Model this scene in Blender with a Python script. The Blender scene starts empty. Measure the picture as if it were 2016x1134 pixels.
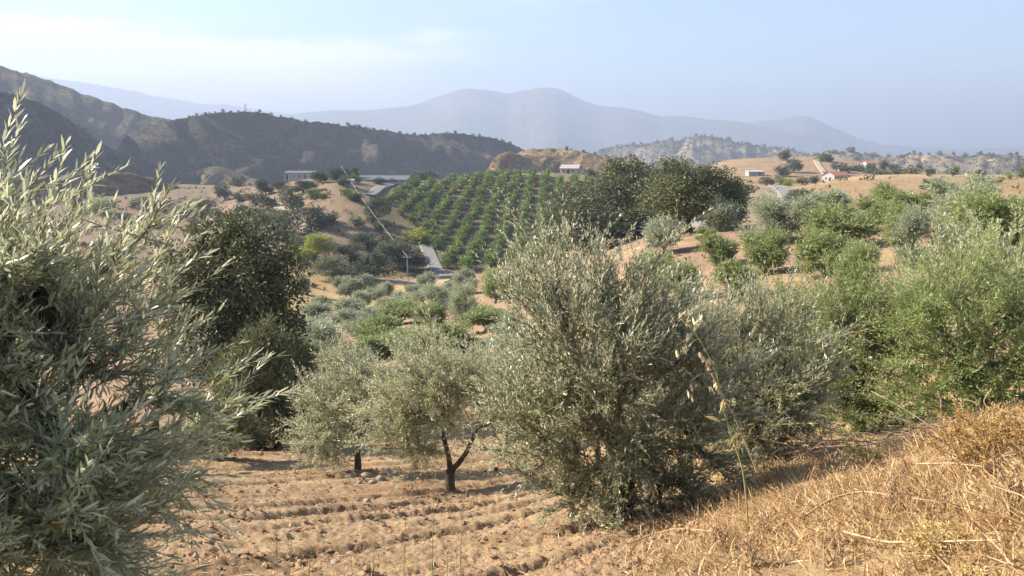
import bpy, math, random
import numpy as np
from mathutils import Vector, Matrix

# ------------------------------------------------------------------ camera, sky, sun, exposure
SC = bpy.context.scene
COL = SC.collection
W0, H0, F0 = 2016.0, 1134.0, 1500.0          # photograph size and focal length in its pixels
PITCH = math.radians(9.9)
CAM = np.array([0.0, 0.0, 1.7])

cam_data = bpy.data.cameras.new('camera')
cam_data.sensor_width = 36.0
cam_data.lens = 36.0 * F0 / W0
cam_data.clip_start = 0.05
cam_data.clip_end = 40000
cam = bpy.data.objects.new('camera', cam_data)
cam.location = CAM
cam.rotation_euler = (math.radians(90) - PITCH, 0, 0)
COL.objects.link(cam)
SC.camera = cam

SUN_AZ = math.radians(-76)      # measured from +Y (view direction) towards +X
SUN_EL = math.radians(34)
sun_dir = Vector((math.sin(SUN_AZ) * math.cos(SUN_EL), math.cos(SUN_AZ) * math.cos(SUN_EL), math.sin(SUN_EL)))

world = bpy.data.worlds.new('World')
SC.world = world
world.use_nodes = True
nt = world.node_tree
nt.nodes.clear()
wo = nt.nodes.new('ShaderNodeOutputWorld')
bg = nt.nodes.new('ShaderNodeBackground')
sky = nt.nodes.new('ShaderNodeTexSky')
sky.sky_type = 'NISHITA'
sky.sun_disc = False
sky.sun_elevation = SUN_EL
sky.sun_rotation = SUN_AZ
sky.altitude = 300
sky.air_density = 1.0
sky.dust_density = 1.0
sky.ozone_density = 2.0
bg.inputs['Strength'].default_value = 0.072
# thin high cloud: noise on a plane far overhead, all round the sky
tc = nt.nodes.new('ShaderNodeTexCoord')
sep = nt.nodes.new('ShaderNodeSeparateXYZ')
nt.links.new(tc.outputs['Generated'], sep.inputs[0])
def wmath(op, a, b=None, c=None):
    n = nt.nodes.new('ShaderNodeMath'); n.operation = op
    for i, v in enumerate((a, b, c)):
        if v is None: continue
        if isinstance(v, (int, float)): n.inputs[i].default_value = v
        else: nt.links.new(v, n.inputs[i])
    return n.outputs[0]
zz = wmath('ADD', wmath('MAXIMUM', sep.outputs['Z'], 0.0), 0.06)
comb = nt.nodes.new('ShaderNodeCombineXYZ')
nt.links.new(wmath('DIVIDE', sep.outputs['X'], zz), comb.inputs[0])
nt.links.new(wmath('DIVIDE', sep.outputs['Y'], zz), comb.inputs[1])
def wnoise(scale, detail, rough, off):
    m = nt.nodes.new('ShaderNodeMapping'); m.inputs['Location'].default_value = off
    nt.links.new(comb.outputs[0], m.inputs[0])
    n = nt.nodes.new('ShaderNodeTexNoise'); n.inputs['Scale'].default_value = scale
    n.inputs['Detail'].default_value = detail; n.inputs['Roughness'].default_value = rough
    nt.links.new(m.outputs[0], n.inputs['Vector'])
    return n.outputs['Fac']
def wramp(v, lo, hi):
    n = nt.nodes.new('ShaderNodeMapRange'); n.interpolation_type = 'SMOOTHSTEP'
    nt.links.new(v, n.inputs['Value'])
    n.inputs['From Min'].default_value = lo; n.inputs['From Max'].default_value = hi
    return n.outputs[0]
# a low bank of fair-weather cloud over the western half of the horizon, thin wisps above it
puff = wnoise(0.9, 9, 0.6, (0, 1.7, 0))
fibre = wramp(wnoise(0.35, 8, 0.62, (4.2, 0.3, 0)), 0.30, 0.66)
zt = wmath('ADD', sep.outputs['Z'], wmath('MULTIPLY', wmath('SUBTRACT', puff, 0.5), 0.13))
top = wmath('SUBTRACT', 1.0, wramp(zt, 0.125, 0.148))
west = wmath('SUBTRACT', 1.0, wramp(wmath('ADD', sep.outputs['X'], wmath('MULTIPLY', wmath('SUBTRACT', fibre, 0.5), 0.2)), -0.28, 0.06))
bank = wmath('MULTIPLY', wmath('MULTIPLY', top, west), wmath('ADD', wmath('MULTIPLY', fibre, 0.5), 0.5))
wisps = wmath('MULTIPLY', wramp(wnoise(0.30, 6, 0.6, (7.7, 2.2, 0)), 0.50, 0.75), 0.22)
cloud = wmath('MAXIMUM', wmath('MULTIPLY', bank, 0.9), wisps)
mix = nt.nodes.new('ShaderNodeMixRGB')
nt.links.new(cloud, mix.inputs['Fac'])
nt.links.new(sky.outputs[0], mix.inputs['Color1'])
mix.inputs['Color2'].default_value = (8.5, 8.0, 7.7, 1)
nt.links.new(mix.outputs[0], bg.inputs['Color'])
nt.links.new(bg.outputs[0], wo.inputs['Surface'])

sun_data = bpy.data.lights.new('sun', 'SUN')
sun_data.energy = 5.0
sun_data.angle = math.radians(0.53)
sun_data.color = (1.0, 0.90, 0.76)
sun = bpy.data.objects.new('sun', sun_data)
sun.rotation_euler = sun_dir.to_track_quat('Z', 'Y').to_euler()
COL.objects.link(sun)

SC.view_settings.view_transform = 'Standard'
SC.view_settings.look = 'None'
SC.view_settings.exposure = 1.78
SC.view_settings.gamma = 1.0
SC.view_settings.use_curve_mapping = False
SC.render.engine = 'CYCLES'
SC.cycles.max_bounces = 6
SC.cycles.diffuse_bounces = 3
SC.cycles.transmission_bounces = 3
SC.cycles.volume_bounces = 0
SC.cycles.transparent_max_bounces = 8

# ------------------------------------------------------------------ helpers
def pix_dir(px, py):
    px = np.asarray(px, float); py = np.asarray(py, float)
    fx = px - W0 / 2; fy = H0 / 2 - py
    c, s = math.cos(PITCH), math.sin(PITCH)
    return np.stack([fx + 0 * fy, c * F0 + s * fy + 0 * fx, -s * F0 + c * fy + 0 * fx], -1)

def at(px, py, r):
    """world point seen at photo pixel (px,py) at horizontal distance r"""
    d = pix_dir(px, py)
    h = np.hypot(d[..., 0], d[..., 1])
    return CAM + d * (np.asarray(r, float) / h)[..., None]

def project(P):
    v = np.asarray(P) - CAM
    c, s = math.cos(PITCH), math.sin(PITCH)
    f = v[..., 1] * c - v[..., 2] * s
    u = v[..., 1] * s + v[..., 2] * c
    return W0 / 2 + F0 * v[..., 0] / f, H0 / 2 - F0 * u / f

def hash2(xi, yi, seed):
    h = (xi.astype(np.int64) * 374761393 + yi.astype(np.int64) * 668265263 + seed * 974634777) & 0xffffffff
    h = ((h ^ (h >> 13)) * 1274126177) & 0xffffffff
    h = (h ^ (h >> 16)) & 0xffff
    return h / 65535.0

def vnoise(x, y, seed=0):
    x0 = np.floor(x); y0 = np.floor(y)
    fx = x - x0; fy = y - y0
    fx = fx * fx * (3 - 2 * fx); fy = fy * fy * (3 - 2 * fy)
    a = hash2(x0, y0, seed); b = hash2(x0 + 1, y0, seed)
    c = hash2(x0, y0 + 1, seed); d = hash2(x0 + 1, y0 + 1, seed)
    return (a * (1 - fx) + b * fx) * (1 - fy) + (c * (1 - fx) + d * fx) * fy

def fbm(x, y, octv=4, seed=0, gain=0.5):
    s = 0; a = 1; t = 0
    for i in range(octv):
        s = s + a * (vnoise(x, y, seed + i * 17) - 0.5); t += a
        a *= gain; x = x * 2.03 + 3.7; y = y * 2.03 + 1.3
    return 2 * s / t

def sstep(a, b, x):
    t = np.clip((x - a) / (b - a), 0, 1)
    return t * t * (3 - 2 * t)

def norm(v):
    return v / np.maximum(np.linalg.norm(v, axis=-1, keepdims=True), 1e-9)

class MB:
    """collects triangles and quads into one mesh"""
    def __init__(self):
        self.v = []; self.t = []; self.q = []; self.n = 0
    def add(self, v, tris=None, quads=None):
        v = np.asarray(v, np.float32).reshape(-1, 3)
        if tris is not None and len(tris): self.t.append(np.asarray(tris, np.int64).reshape(-1, 3) + self.n)
        if quads is not None and len(quads): self.q.append(np.asarray(quads, np.int64).reshape(-1, 4) + self.n)
        self.v.append(v); self.n += len(v)
    def mesh(self, name, mat=None, smooth=False):
        me = bpy.data.meshes.new(name)
        v = np.concatenate(self.v) if self.v else np.zeros((0, 3), np.float32)
        t = np.concatenate(self.t) if self.t else np.zeros((0, 3), np.int64)
        q = np.concatenate(self.q) if self.q else np.zeros((0, 4), np.int64)
        me.vertices.add(len(v)); me.vertices.foreach_set('co', v.ravel())
        idx = np.concatenate([t.ravel(), q.ravel()]).astype(np.int32)
        me.loops.add(len(idx)); me.loops.foreach_set('vertex_index', idx)
        st = np.concatenate([np.arange(len(t)) * 3, len(t) * 3 + np.arange(len(q)) * 4]).astype(np.int32)
        me.polygons.add(len(st)); me.polygons.foreach_set('loop_start', st)
        me.polygons.foreach_set('use_smooth', np.full(len(st), bool(smooth)))
        me.update(calc_edges=True)
        if mat: me.materials.append(mat)
        return me
    def box(self, c, s, rz=0.0):
        c = np.array(c, float); s = np.array(s, float) / 2
        v = np.array([[x, y, z] for z in (-1, 1) for y in (-1, 1) for x in (-1, 1)], float) * s
        k, w = math.cos(rz), math.sin(rz)
        v = np.stack([v[:, 0] * k - v[:, 1] * w, v[:, 0] * w + v[:, 1] * k, v[:, 2]], -1) + c
        self.add(v, quads=[[0, 2, 3, 1], [4, 5, 7, 6], [0, 1, 5, 4], [2, 6, 7, 3], [0, 4, 6, 2], [1, 3, 7, 5]])
        return self
    def tubes(self, P, R, sides=5, cap=True):
        """P (n,k,3) paths, R (n,k) radii"""
        P = np.asarray(P, float); R = np.asarray(R, float)
        if P.ndim == 2: P = P[None]; R = R[None]
        n, k, _ = P.shape
        T = np.gradient(P, axis=1); T = norm(T)
        ref = np.where(np.abs(T[:, :1, 2:3]) > 0.9, np.array([1.0, 0, 0]), np.array([0, 0, 1.0]))
        ref = np.broadcast_to(ref, T.shape)
        A = norm(np.cross(T, ref)); B = np.cross(T, A)
        ang = np.arange(sides) / sides * 2 * math.pi
        V = P[:, :, None] + R[:, :, None, None] * (A[:, :, None] * np.cos(ang)[:, None] + B[:, :, None] * np.sin(ang)[:, None])
        idx = np.arange(n * k * sides).reshape(n, k, sides)
        a = idx[:, :-1]; b = idx[:, 1:]
        quads = np.stack([a, np.roll(a, -1, 2), np.roll(b, -1, 2), b], -1)
        tris = None
        if cap and sides > 2:
            e = idx[:, -1]
            tris = np.stack([np.broadcast_to(e[:, :1], (n, sides - 2)), e[:, 1:-1], e[:, 2:]], -1)
        self.add(V, tris=tris, quads=quads)
        return self

def link(name, me, parent=None, loc=None):
    o = bpy.data.objects.new(name, me)
    COL.objects.link(o)
    if parent is not None: o.parent = parent
    if loc is not None: o.location = [float(c) for c in loc]
    return o

def tag(o, label=None, cat=None, group=None, kind=None):
    if label: o['label'] = label
    if cat: o['category'] = cat
    if group: o['group'] = group
    if kind: o['kind'] = kind
    return o

def thing(name, label, cat, loc, rz=0.0, group=None, scale=None):
    o = bpy.data.objects.new(name, None)
    COL.objects.link(o)
    o.empty_display_size = 0.2
    o.location = [float(c) for c in loc]
    o.rotation_euler = (0, 0, rz)
    if scale is not None: o.scale = scale
    return tag(o, label, cat, group)

# ------------------------------------------------------------------ materials
def new_mat(name):
    m = bpy.data.materials.new(name); m.use_nodes = True
    t = m.node_tree; t.nodes.clear()
    return m, t
def N(t, typ, **kw):
    n = t.nodes.new(typ)
    for k, v in kw.items():
        if k in n.inputs: n.inputs[k].default_value = v
        else: setattr(n, k, v)
    return n
def c4(c): return (c[0], c[1], c[2], 1.0)

def ramp(t, fac, stops):
    r = t.nodes.new('ShaderNodeValToRGB')
    e = r.color_ramp.elements
    while len(e) < len(stops): e.new(0.5)
    for i, (p, c) in enumerate(stops):
        e[i].position = p; e[i].color = c4(c)
    t.links.new(fac, r.inputs[0])
    return r.outputs[0]

def leaf_mat(name, cols, under=None, rough=0.5, trans=0.3, spec=0.4, tcol=None):
    """leaf: colour varies from leaf to leaf, with a paler underside and some light passing through"""
    m, t = new_mat(name)
    g = t.nodes.new('ShaderNodeNewGeometry')
    oi = t.nodes.new('ShaderNodeObjectInfo')
    col = ramp(t, g.outputs['Random Per Island'], cols)
    hsv = N(t, 'ShaderNodeHueSaturation')
    mr = N(t, 'ShaderNodeMapRange'); mr.inputs['To Min'].default_value = 0.8; mr.inputs['To Max'].default_value = 1.2
    t.links.new(oi.outputs['Random'], mr.inputs['Value'])
    t.links.new(mr.outputs[0], hsv.inputs['Value'])
    t.links.new(col, hsv.inputs['Color'])
    top = hsv.outputs[0]
    if under:
        mx = N(t, 'ShaderNodeMixRGB'); mx.inputs['Color2'].default_value = c4(under)
        t.links.new(g.outputs['Backfacing'], mx.inputs['Fac']); t.links.new(top, mx.inputs['Color1'])
        top = mx.outputs[0]
    p = N(t, 'ShaderNodeBsdfPrincipled', Roughness=rough)
    p.inputs['Specular IOR Level'].default_value = spec
    t.links.new(top, p.inputs['Base Color'])
    tr = N(t, 'ShaderNodeBsdfTranslucent')
    if tcol: tr.inputs['Color'].default_value = c4(tcol)
    else: t.links.new(top, tr.inputs['Color'])
    ms = N(t, 'ShaderNodeMixShader'); ms.inputs[0].default_value = trans
    t.links.new(p.outputs[0], ms.inputs[1]); t.links.new(tr.outputs[0], ms.inputs[2])
    o = t.nodes.new('ShaderNodeOutputMaterial'); t.links.new(ms.outputs[0], o.inputs[0])
    return m

def rough_mat(name, c1, c2, scale=8.0, rough=0.9, bump=0.3, detail=6, coords='Object', stretch=None, spec=0.2):
    m, t = new_mat(name)
    tcn = t.nodes.new('ShaderNodeTexCoord')
    vec = tcn.outputs[coords]
    if stretch:
        mp = N(t, 'ShaderNodeMapping'); mp.inputs['Scale'].default_value = stretch
        t.links.new(vec, mp.inputs[0]); vec = mp.outputs[0]
    n = N(t, 'ShaderNodeTexNoise', Scale=scale, Detail=detail, Roughness=0.6)
    t.links.new(vec, n.inputs['Vector'])
    col = ramp(t, n.outputs['Fac'], [(0.3, c1), (0.7, c2)])
    p = N(t, 'ShaderNodeBsdfPrincipled', Roughness=rough)
    p.inputs['Specular IOR Level'].default_value = spec
    t.links.new(col, p.inputs['Base Color'])
    if bump:
        b = N(t, 'ShaderNodeBump', Strength=bump, Distance=0.05)
        t.links.new(n.outputs['Fac'], b.inputs['Height']); t.links.new(b.outputs[0], p.inputs['Normal'])
    o = t.nodes.new('ShaderNodeOutputMaterial'); t.links.new(p.outputs[0], o.inputs[0])
    return m

M = {}
M['olive'] = leaf_mat('olive_leaf', [(0.0, (0.166, 0.205, 0.098)), (0.5, (0.263, 0.302, 0.155)), (0.93, (0.369, 0.389, 0.205)), (1.0, (0.467, 0.428, 0.175))],
                      under=(0.538, 0.538, 0.329), rough=0.34, trans=0.34, spec=0.5)
M['olive_green'] = leaf_mat('green_olive_leaf', [(0.0, (0.107, 0.153, 0.042)), (0.55, (0.196, 0.245, 0.074)), (1.0, (0.316, 0.343, 0.114))],
                            under=(0.341, 0.384, 0.162), rough=0.42, trans=0.34, spec=0.5)
M['olive_silver'] = leaf_mat('silver_olive_leaf', [(0.0, (0.155, 0.187, 0.101)), (0.5, (0.245, 0.275, 0.159)), (1.0, (0.343, 0.372, 0.224))],
                             under=(0.440, 0.470, 0.317), rough=0.45, trans=0.22, spec=0.5)
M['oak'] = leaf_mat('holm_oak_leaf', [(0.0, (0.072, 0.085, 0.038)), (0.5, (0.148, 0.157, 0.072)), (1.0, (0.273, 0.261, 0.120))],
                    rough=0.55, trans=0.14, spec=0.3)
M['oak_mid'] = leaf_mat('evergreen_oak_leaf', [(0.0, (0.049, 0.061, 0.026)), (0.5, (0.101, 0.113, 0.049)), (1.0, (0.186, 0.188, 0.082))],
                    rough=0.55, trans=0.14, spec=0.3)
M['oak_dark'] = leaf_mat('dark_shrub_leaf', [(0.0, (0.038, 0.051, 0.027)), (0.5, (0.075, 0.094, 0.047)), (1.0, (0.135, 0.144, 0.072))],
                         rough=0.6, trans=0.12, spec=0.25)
M['olive_near'] = leaf_mat('near_olive_leaf', [(0.0, (0.189, 0.216, 0.108)), (0.5, (0.302, 0.315, 0.172)), (0.94, (0.405, 0.405, 0.229)), (1.0, (0.530, 0.417, 0.153))],
                      under=(0.581, 0.568, 0.394), rough=0.33, trans=0.36, spec=0.5)  # lighter copy of the olive leaf, backlight put into its colour
M['citrus'] = leaf_mat('citrus_leaf', [(0.0, (0.056, 0.090, 0.009)), (0.5, (0.132, 0.169, 0.016)), (1.0, (0.176, 0.278, 0.051))],
                       rough=0.42, trans=0.25, spec=0.4)
M['yellow'] = leaf_mat('yellow_green_leaf', [(0.0, (0.156, 0.195, 0.026)), (0.5, (0.260, 0.299, 0.046)), (1.0, (0.390, 0.364, 0.065))],
                       rough=0.55, trans=0.4, spec=0.3)
M['fruit'] = rough_mat('olive_fruit_skin', (0.13, 0.17, 0.045), (0.20, 0.24, 0.075), scale=60, bump=0, rough=0.35, spec=0.5)
M['bark'] = rough_mat('bark', (0.045, 0.034, 0.025), (0.13, 0.10, 0.075), scale=14, bump=0.8, stretch=(1, 1, 0.25))
M['twig'] = rough_mat('twig', (0.16, 0.15, 0.10), (0.26, 0.24, 0.16), scale=20, bump=0.2)

# ------------------------------------------------------------------ terrain
CTRL = [  # photo pixel and horizontal distance in metres of ground points
 (2350,1134,2.6),(1900,1134,3.0),(1400,1134,3.6),(1000,1134,4.6),(600,1134,5.6),(200,1134,6.2),(-250,1134,6.6),
 (1950,1000,4.0),(1650,1000,4.6),(1950,870,6.0),(2250,900,5.2),(1700,900,8.0),(1500,900,8.5),(1300,1050,5.8),(1500,1010,5.2),
 (1225,1010,6.8),(950,1040,7.5),(885,965,11.5),(600,1040,8.0),(500,950,12.5),(700,928,13.6),(450,890,17),(570,860,20),(250,950,11.5),(0,950,12),
 (1100,920,13),(1750,850,10.5),(2016,800,9.5),(2300,750,11),(2016,700,16),(1600,700,20),(1500,600,32),(1500,540,42),(1700,540,38),
 (1990,470,46),(1990,600,26),(2250,450,46),(1360,457,72),(1250,500,60),(1150,520,70),(1450,440,85),(1480,385,170),(1480,372,215),
 (1700,400,105),(1950,372,140),(1700,346,230),(2016,346,230),(2250,350,230),(1540,400,140),(1545,370,220),(1640,358,360),
 (1500,316,450),(1480,348,370),(1640,312,470),(1740,335,430),(1420,316,470),
 (930,690,40),(950,650,52),(1030,590,70),(800,640,65),(700,700,38),(620,760,28),(600,620,100),(750,580,125),(650,565,135),
 (880,560,135),(850,520,165),(803,545,150),(1000,540,140),(300,700,45),(100,650,60),(400,560,110),
 (950,530,155),(870,520,160),(1050,340,277),(1160,345,270),(780,400,222),(770,450,190),(1100,420,208),(1180,440,185),
 (680,380,215),(700,352,262),(590,353,300),(560,440,190),(620,490,165),(700,470,175),(580,520,150),(490,385,255),(400,430,235),
 (300,420,250),(100,430,250),(-200,450,250),(450,402,265),(830,356,275),(1000,345,285),
]
for _px in (-200, 100, 350, 600, 720, 850, 1000, 1160, 1300):   # the ground falls away behind the first crest
    CTRL += [(_px, 365, 345), (_px, 375, 480)]
for _px in (1900, 2050, 2250):
    CTRL += [(_px, 356, 290), (_px, 352, 420)]
_c = np.array(CTRL, float)
_P = at(_c[:, 0], _c[:, 1], _c[:, 2])
_r = np.hypot(_P[:, 0], _P[:, 1]); _th = np.arctan2(_P[:, 0], _P[:, 1]); _g = (_P[:, 2] - CAM[2]) / _r
ex_th, ex_r, ex_g = [], [], []
for th in np.linspace(-1.2, 1.2, 9):
    for r, z in ((1.3, -1.72), (2.0, -1.80 + 0.18 * min(th, 0))):
        ex_th.append(th); ex_r.append(r); ex_g.append(z / r)
    for r, z in ((800, -38), (2000, -60), (5000, -85), (9000, -100)):
        ex_th.append(th); ex_r.append(r); ex_g.append(z / r)
for th, r, z in ((-1.0, 6, -3.6), (-1.0, 20, -8), (-1.0, 100, -18), (1.0, 6, -2.0), (1.0, 20, -3.2), (1.0, 100, -4), (-.95, 300, -20), (.95, 300, -8)):
    ex_th.append(th); ex_r.append(r); ex_g.append(z / r)
_th = np.concatenate([_th, ex_th]); _r = np.concatenate([_r, ex_r]); _g = np.concatenate([_g, ex_g])
KU = 2.6
_U = np.stack([_th * KU, np.log(_r)], -1)
def _phi(d2): return 0.5 * d2 * np.log(d2 + 1e-12)
_n = len(_U)
_K = _phi(((_U[:, None] - _U[None]) ** 2).sum(-1)) + 0.004 * np.eye(_n)
_Q = np.concatenate([np.ones((_n, 1)), _U], 1)
_A = np.block([[_K, _Q], [_Q.T, np.zeros((3, 3))]])
_wt = np.linalg.solve(_A, np.concatenate([_g, np.zeros(3)]))

def H(x, y):
    """smooth ground height"""
    x = np.asarray(x, float); y = np.asarray(y, float)
    shp = x.shape; x = x.ravel(); y = y.ravel()
    r = np.maximum(np.hypot(x, y), 1.0); th = np.arctan2(x, y)
    out = np.empty(len(x))
    for i in range(0, len(x), 20000):
        u = np.stack([th[i:i + 20000] * KU, np.log(r[i:i + 20000])], -1)
        d2 = ((u[:, None] - _U[None]) ** 2).sum(-1)
        out[i:i + 20000] = _phi(d2) @ _wt[:_n] + _wt[_n] + u @ _wt[_n + 1:]
    return (CAM[2] + r * out).reshape(shp)

_RG = np.exp(np.linspace(math.log(1.6), math.log(3000), 420))
def ground(px, py, rmin=0.0):
    """where the ray through photo pixels meets the ground, beyond horizontal distance rmin"""
    px = np.atleast_1d(np.asarray(px, float)); py = np.atleast_1d(np.asarray(py, float))
    out = np.zeros((len(px), 3))
    for i in range(len(px)):
        R = _RG[_RG > rmin]
        P = at(np.full(len(R), px[i]), np.full(len(R), py[i]), R)
        dz = P[:, 2] - H(P[:, 0], P[:, 1])
        k = np.nonzero(dz < 0)[0]
        if len(k) == 0:
            out[i] = at(px[i], py[i], 400); out[i, 2] = H(out[i, 0], out[i, 1]); continue
        k = k[0]
        if k == 0: p = P[0]
        else:
            a = dz[k - 1] / (dz[k - 1] - dz[k]); p = P[k - 1] * (1 - a) + P[k] * a
        out[i] = p; out[i, 2] = H(p[0], p[1])
    return out

# furrow direction of the ploughed soil
_fa = ground([560], [1118])[0]; _fb = ground([1100], [1005])[0]
FUR = norm((_fb - _fa)[:2]); FURN = np.array([-FUR[1], FUR[0]])
def soil_mask(x, y):
    r = np.hypot(x, y)
    px, py = project(np.stack([x, y, H(x, y)], -1))
    bank = sstep(0.0, 1.6, x - (0.15 + 0.03 * y) + 0.5 * fbm(x * 0.7, y * 0.7, 3, 5))
    return (1 - bank) * sstep(24, 17, r)
def micro(x, y, far=True):
    """fine relief: furrows, clods, tufts"""
    r = np.hypot(x, y)
    m = soil_mask(x, y)
    s = x * FURN[0] + y * FURN[1]; l = x * FUR[0] + y * FUR[1]
    sw = s + 0.16 * fbm(l * 0.45, s * 0.45, 3, 3) + 0.07 * fbm(l * 2.6, s * 2.6, 3, 13)
    ph = sw / 0.80
    tri = np.abs((ph % 1.0) - 0.42) * 2
    brk = sstep(0.15, 0.55, vnoise(l * 0.28, np.floor(ph) * 3.7, 8))
    fur = -0.15 * np.exp(-(tri / 0.26) ** 2) * brk - 0.03 * np.cos(2 * math.pi * ph)
    near = sstep(26, 8, r)
    z = m * near * (fur + 0.042 * fbm(x * 2.6, y * 2.6, 5, 21, 0.62) + 0.042 * np.abs(fbm(x * 7, y * 7, 4, 33, 0.7)) + 0.03 * fbm(x * 19, y * 19, 2, 35))
    z = z + (1 - m) * near * (0.05 * fbm(x * 1.8, y * 1.8, 4, 41, 0.6))
    z = z + sstep(12, 60, r) * sstep(900, 400, r) * 0.35 * fbm(x * 0.11, y * 0.11, 4, 51)
    return z

def ground_z(x, y): return H(x, y) + micro(x, y)

def build_ground():
    th = np.concatenate([np.linspace(-1.35, -0.66, 34)[:-1], np.linspace(-0.66, 0.66, 430), np.linspace(0.66, 1.35, 34)[1:]])
    r = np.concatenate([np.exp(np.linspace(math.log(0.7), math.log(2.8), 24))[:-1],
                        np.exp(np.linspace(math.log(2.8), math.log(20), 270))[:-1],
                        np.exp(np.linspace(math.log(20), math.log(520), 190))[:-1],
                        np.exp(np.linspace(math.log(520), math.log(8500), 60))])
    R, T = np.meshgrid(r, th, indexing='ij')
    X = R * np.sin(T); Y = R * np.cos(T)
    h = H(X, Y)
    Z = h + micro(X.ravel(), Y.ravel()).reshape(X.shape)
    nr, nth = X.shape
    idx = np.arange(nr * nth).reshape(nr, nth)
    q = np.stack([idx[:-1, :-1], idx[:-1, 1:], idx[1:, 1:], idx[1:, :-1]], -1)
    mb = MB(); mb.add(np.stack([X, Y, Z], -1), quads=q[..., ::-1])
    me = mb.mesh('ground', None, True)
    # what the ground is made of, by place: ploughed soil, straw, earth, stubble
    x = X.ravel(); y = Y.ravel()
    px, py = project(np.stack([x, y, h.ravel()], -1))
    rr = R.ravel()
    soil = np.array([0.29, 0.205, 0.128]); soil2 = np.array([0.44, 0.325, 0.205]); straw = np.array([0.46, 0.315, 0.165])
    pink = np.array([0.34, 0.225, 0.15]); field = np.array([0.46, 0.34, 0.17]); grey = np.array([0.24, 0.20, 0.15])
    brown = np.array([0.27, 0.19, 0.12]); scrub = np.array([0.13, 0.12, 0.065])
    soil, soil2 = soil * np.array([1.04, 0.98, 0.92]), soil2 * np.array([1.08, 1.04, 0.98])
    soil, soil2, straw, pink, field, grey, brown = [c * 0.80 for c in (soil, soil2, straw, pink, field, grey, brown)]
    def mixc(c, d, k): return c * (1 - k[:, None]) + np.asarray(d) * k[:, None]
    C = np.tile(pink, (len(x), 1))
    C = mixc(C, brown, sstep(45, 90, rr) * 0.6)
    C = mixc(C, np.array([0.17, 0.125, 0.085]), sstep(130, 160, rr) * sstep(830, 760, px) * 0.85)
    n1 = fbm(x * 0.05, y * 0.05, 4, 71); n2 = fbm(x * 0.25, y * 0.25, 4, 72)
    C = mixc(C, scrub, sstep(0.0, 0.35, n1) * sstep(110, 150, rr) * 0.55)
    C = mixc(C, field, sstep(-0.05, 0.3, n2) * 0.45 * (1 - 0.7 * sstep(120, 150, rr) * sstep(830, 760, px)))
    sm = soil_mask(x, y)
    C = mixc(C, straw, sstep(20, 12, rr) * (1 - sm))
    sc = soil + (soil2 - soil) * np.clip(0.5 + 0.9 * fbm(x * 1.2, y * 1.2, 4, 81), 0, 1)[:, None]
    k = sm * sstep(26, 16, rr)
    C = C * (1 - k[:, None]) + sc * k[:, None]
    # straw-coloured dry meadow among the olives in the valley bottom
    k = sstep(86, 98, rr) * sstep(150, 136, rr) * sstep(930, 880, px) * sstep(480, 560, px)
    C = mixc(C, field * np.array([1.05, 1.03, 1.0]), k * 0.9)
    # golden grass on the right-hand crest
    k = sstep(90, 115, rr) * sstep(300, 240, rr) * sstep(1560, 1620, px)
    C = mixc(C, np.array([0.42, 0.29, 0.165]) * 0.60, k * 0.85)
    C = mixc(C, np.array([0.52, 0.38, 0.20]) * 0.66, k * sstep(175, 215, rr) * 0.8)
    # knoll with terraces
    k = sstep(330, 360, rr) * sstep(620, 520, rr) * sstep(1330, 1380, px) * sstep(1720, 1640, px)
    C = mixc(C, np.array([0.46, 0.31, 0.18]) * 0.62, k * (0.55 + 0.45 * np.sign(np.sin(h.ravel() * 3.3 + n2 * 3))) * 0.9)
    C = mixc(C, brown, k * 0.25)
    # grey fallow field beyond the oaks
    qx = px + 60 * n2; qr = rr + 25 * n1
    k = sstep(85, 115, qr) * sstep(245, 215, qr) * sstep(1370, 1410, qx) * sstep(1560, 1515, qx)
    C = mixc(C, grey, k * 0.85)
    # plantation soil
    k = sstep(745, 775, px) * sstep(1260, 1200, px) * sstep(146, 155, rr) * sstep(290, 278, rr)
    C = mixc(C, np.array([0.15, 0.125, 0.065]), k * 0.85)
    # golden knoll between the tracks
    k = sstep(150, 165, rr) * sstep(255, 240, rr) * sstep(560, 590, px) * sstep(775, 740, px)
    C = mixc(C, np.array([0.44, 0.31, 0.19]) * 0.52, k * sstep(-0.25, 0.3, fbm(x * 0.12, y * 0.12, 4, 91)))
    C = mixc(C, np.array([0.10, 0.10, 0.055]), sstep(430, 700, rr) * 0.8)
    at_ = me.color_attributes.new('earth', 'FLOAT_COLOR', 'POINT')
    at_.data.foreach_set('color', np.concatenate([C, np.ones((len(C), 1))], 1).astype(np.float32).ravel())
    m, t = new_mat('earth')
    ca = N(t, 'ShaderNodeVertexColor'); ca.layer_name = 'earth'
    geo = t.nodes.new('ShaderNodeNewGeometry')
    na = N(t, 'ShaderNodeTexNoise', Scale=9.0, Detail=10, Roughness=0.72)
    nb = N(t, 'ShaderNodeTexNoise', Scale=0.7, Detail=10, Roughness=0.72)
    for n in (na, nb): t.links.new(geo.outputs['Position'], n.inputs['Vector'])
    v1 = N(t, 'ShaderNodeMapRange'); v1.inputs['To Min'].default_value = 0.45; v1.inputs['To Max'].default_value = 1.5
    v1.inputs['From Min'].default_value = 0.25; v1.inputs['From Max'].default_value = 0.75
    mm = N(t, 'ShaderNodeMath', operation='ADD'); t.links.new(na.outputs['Fac'], mm.inputs[0]); t.links.new(nb.outputs['Fac'], mm.inputs[1])
    mh = N(t, 'ShaderNodeMath', operation='MULTIPLY'); t.links.new(mm.outputs[0], mh.inputs[0]); mh.inputs[1].default_value = 0.5
    t.links.new(mh.outputs[0], v1.inputs['Value'])
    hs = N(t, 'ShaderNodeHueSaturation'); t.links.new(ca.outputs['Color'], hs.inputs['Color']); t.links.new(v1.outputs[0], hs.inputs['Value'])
    p = N(t, 'ShaderNodeBsdfPrincipled', Roughness=0.95); p.inputs['Specular IOR Level'].default_value = 0.1
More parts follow.
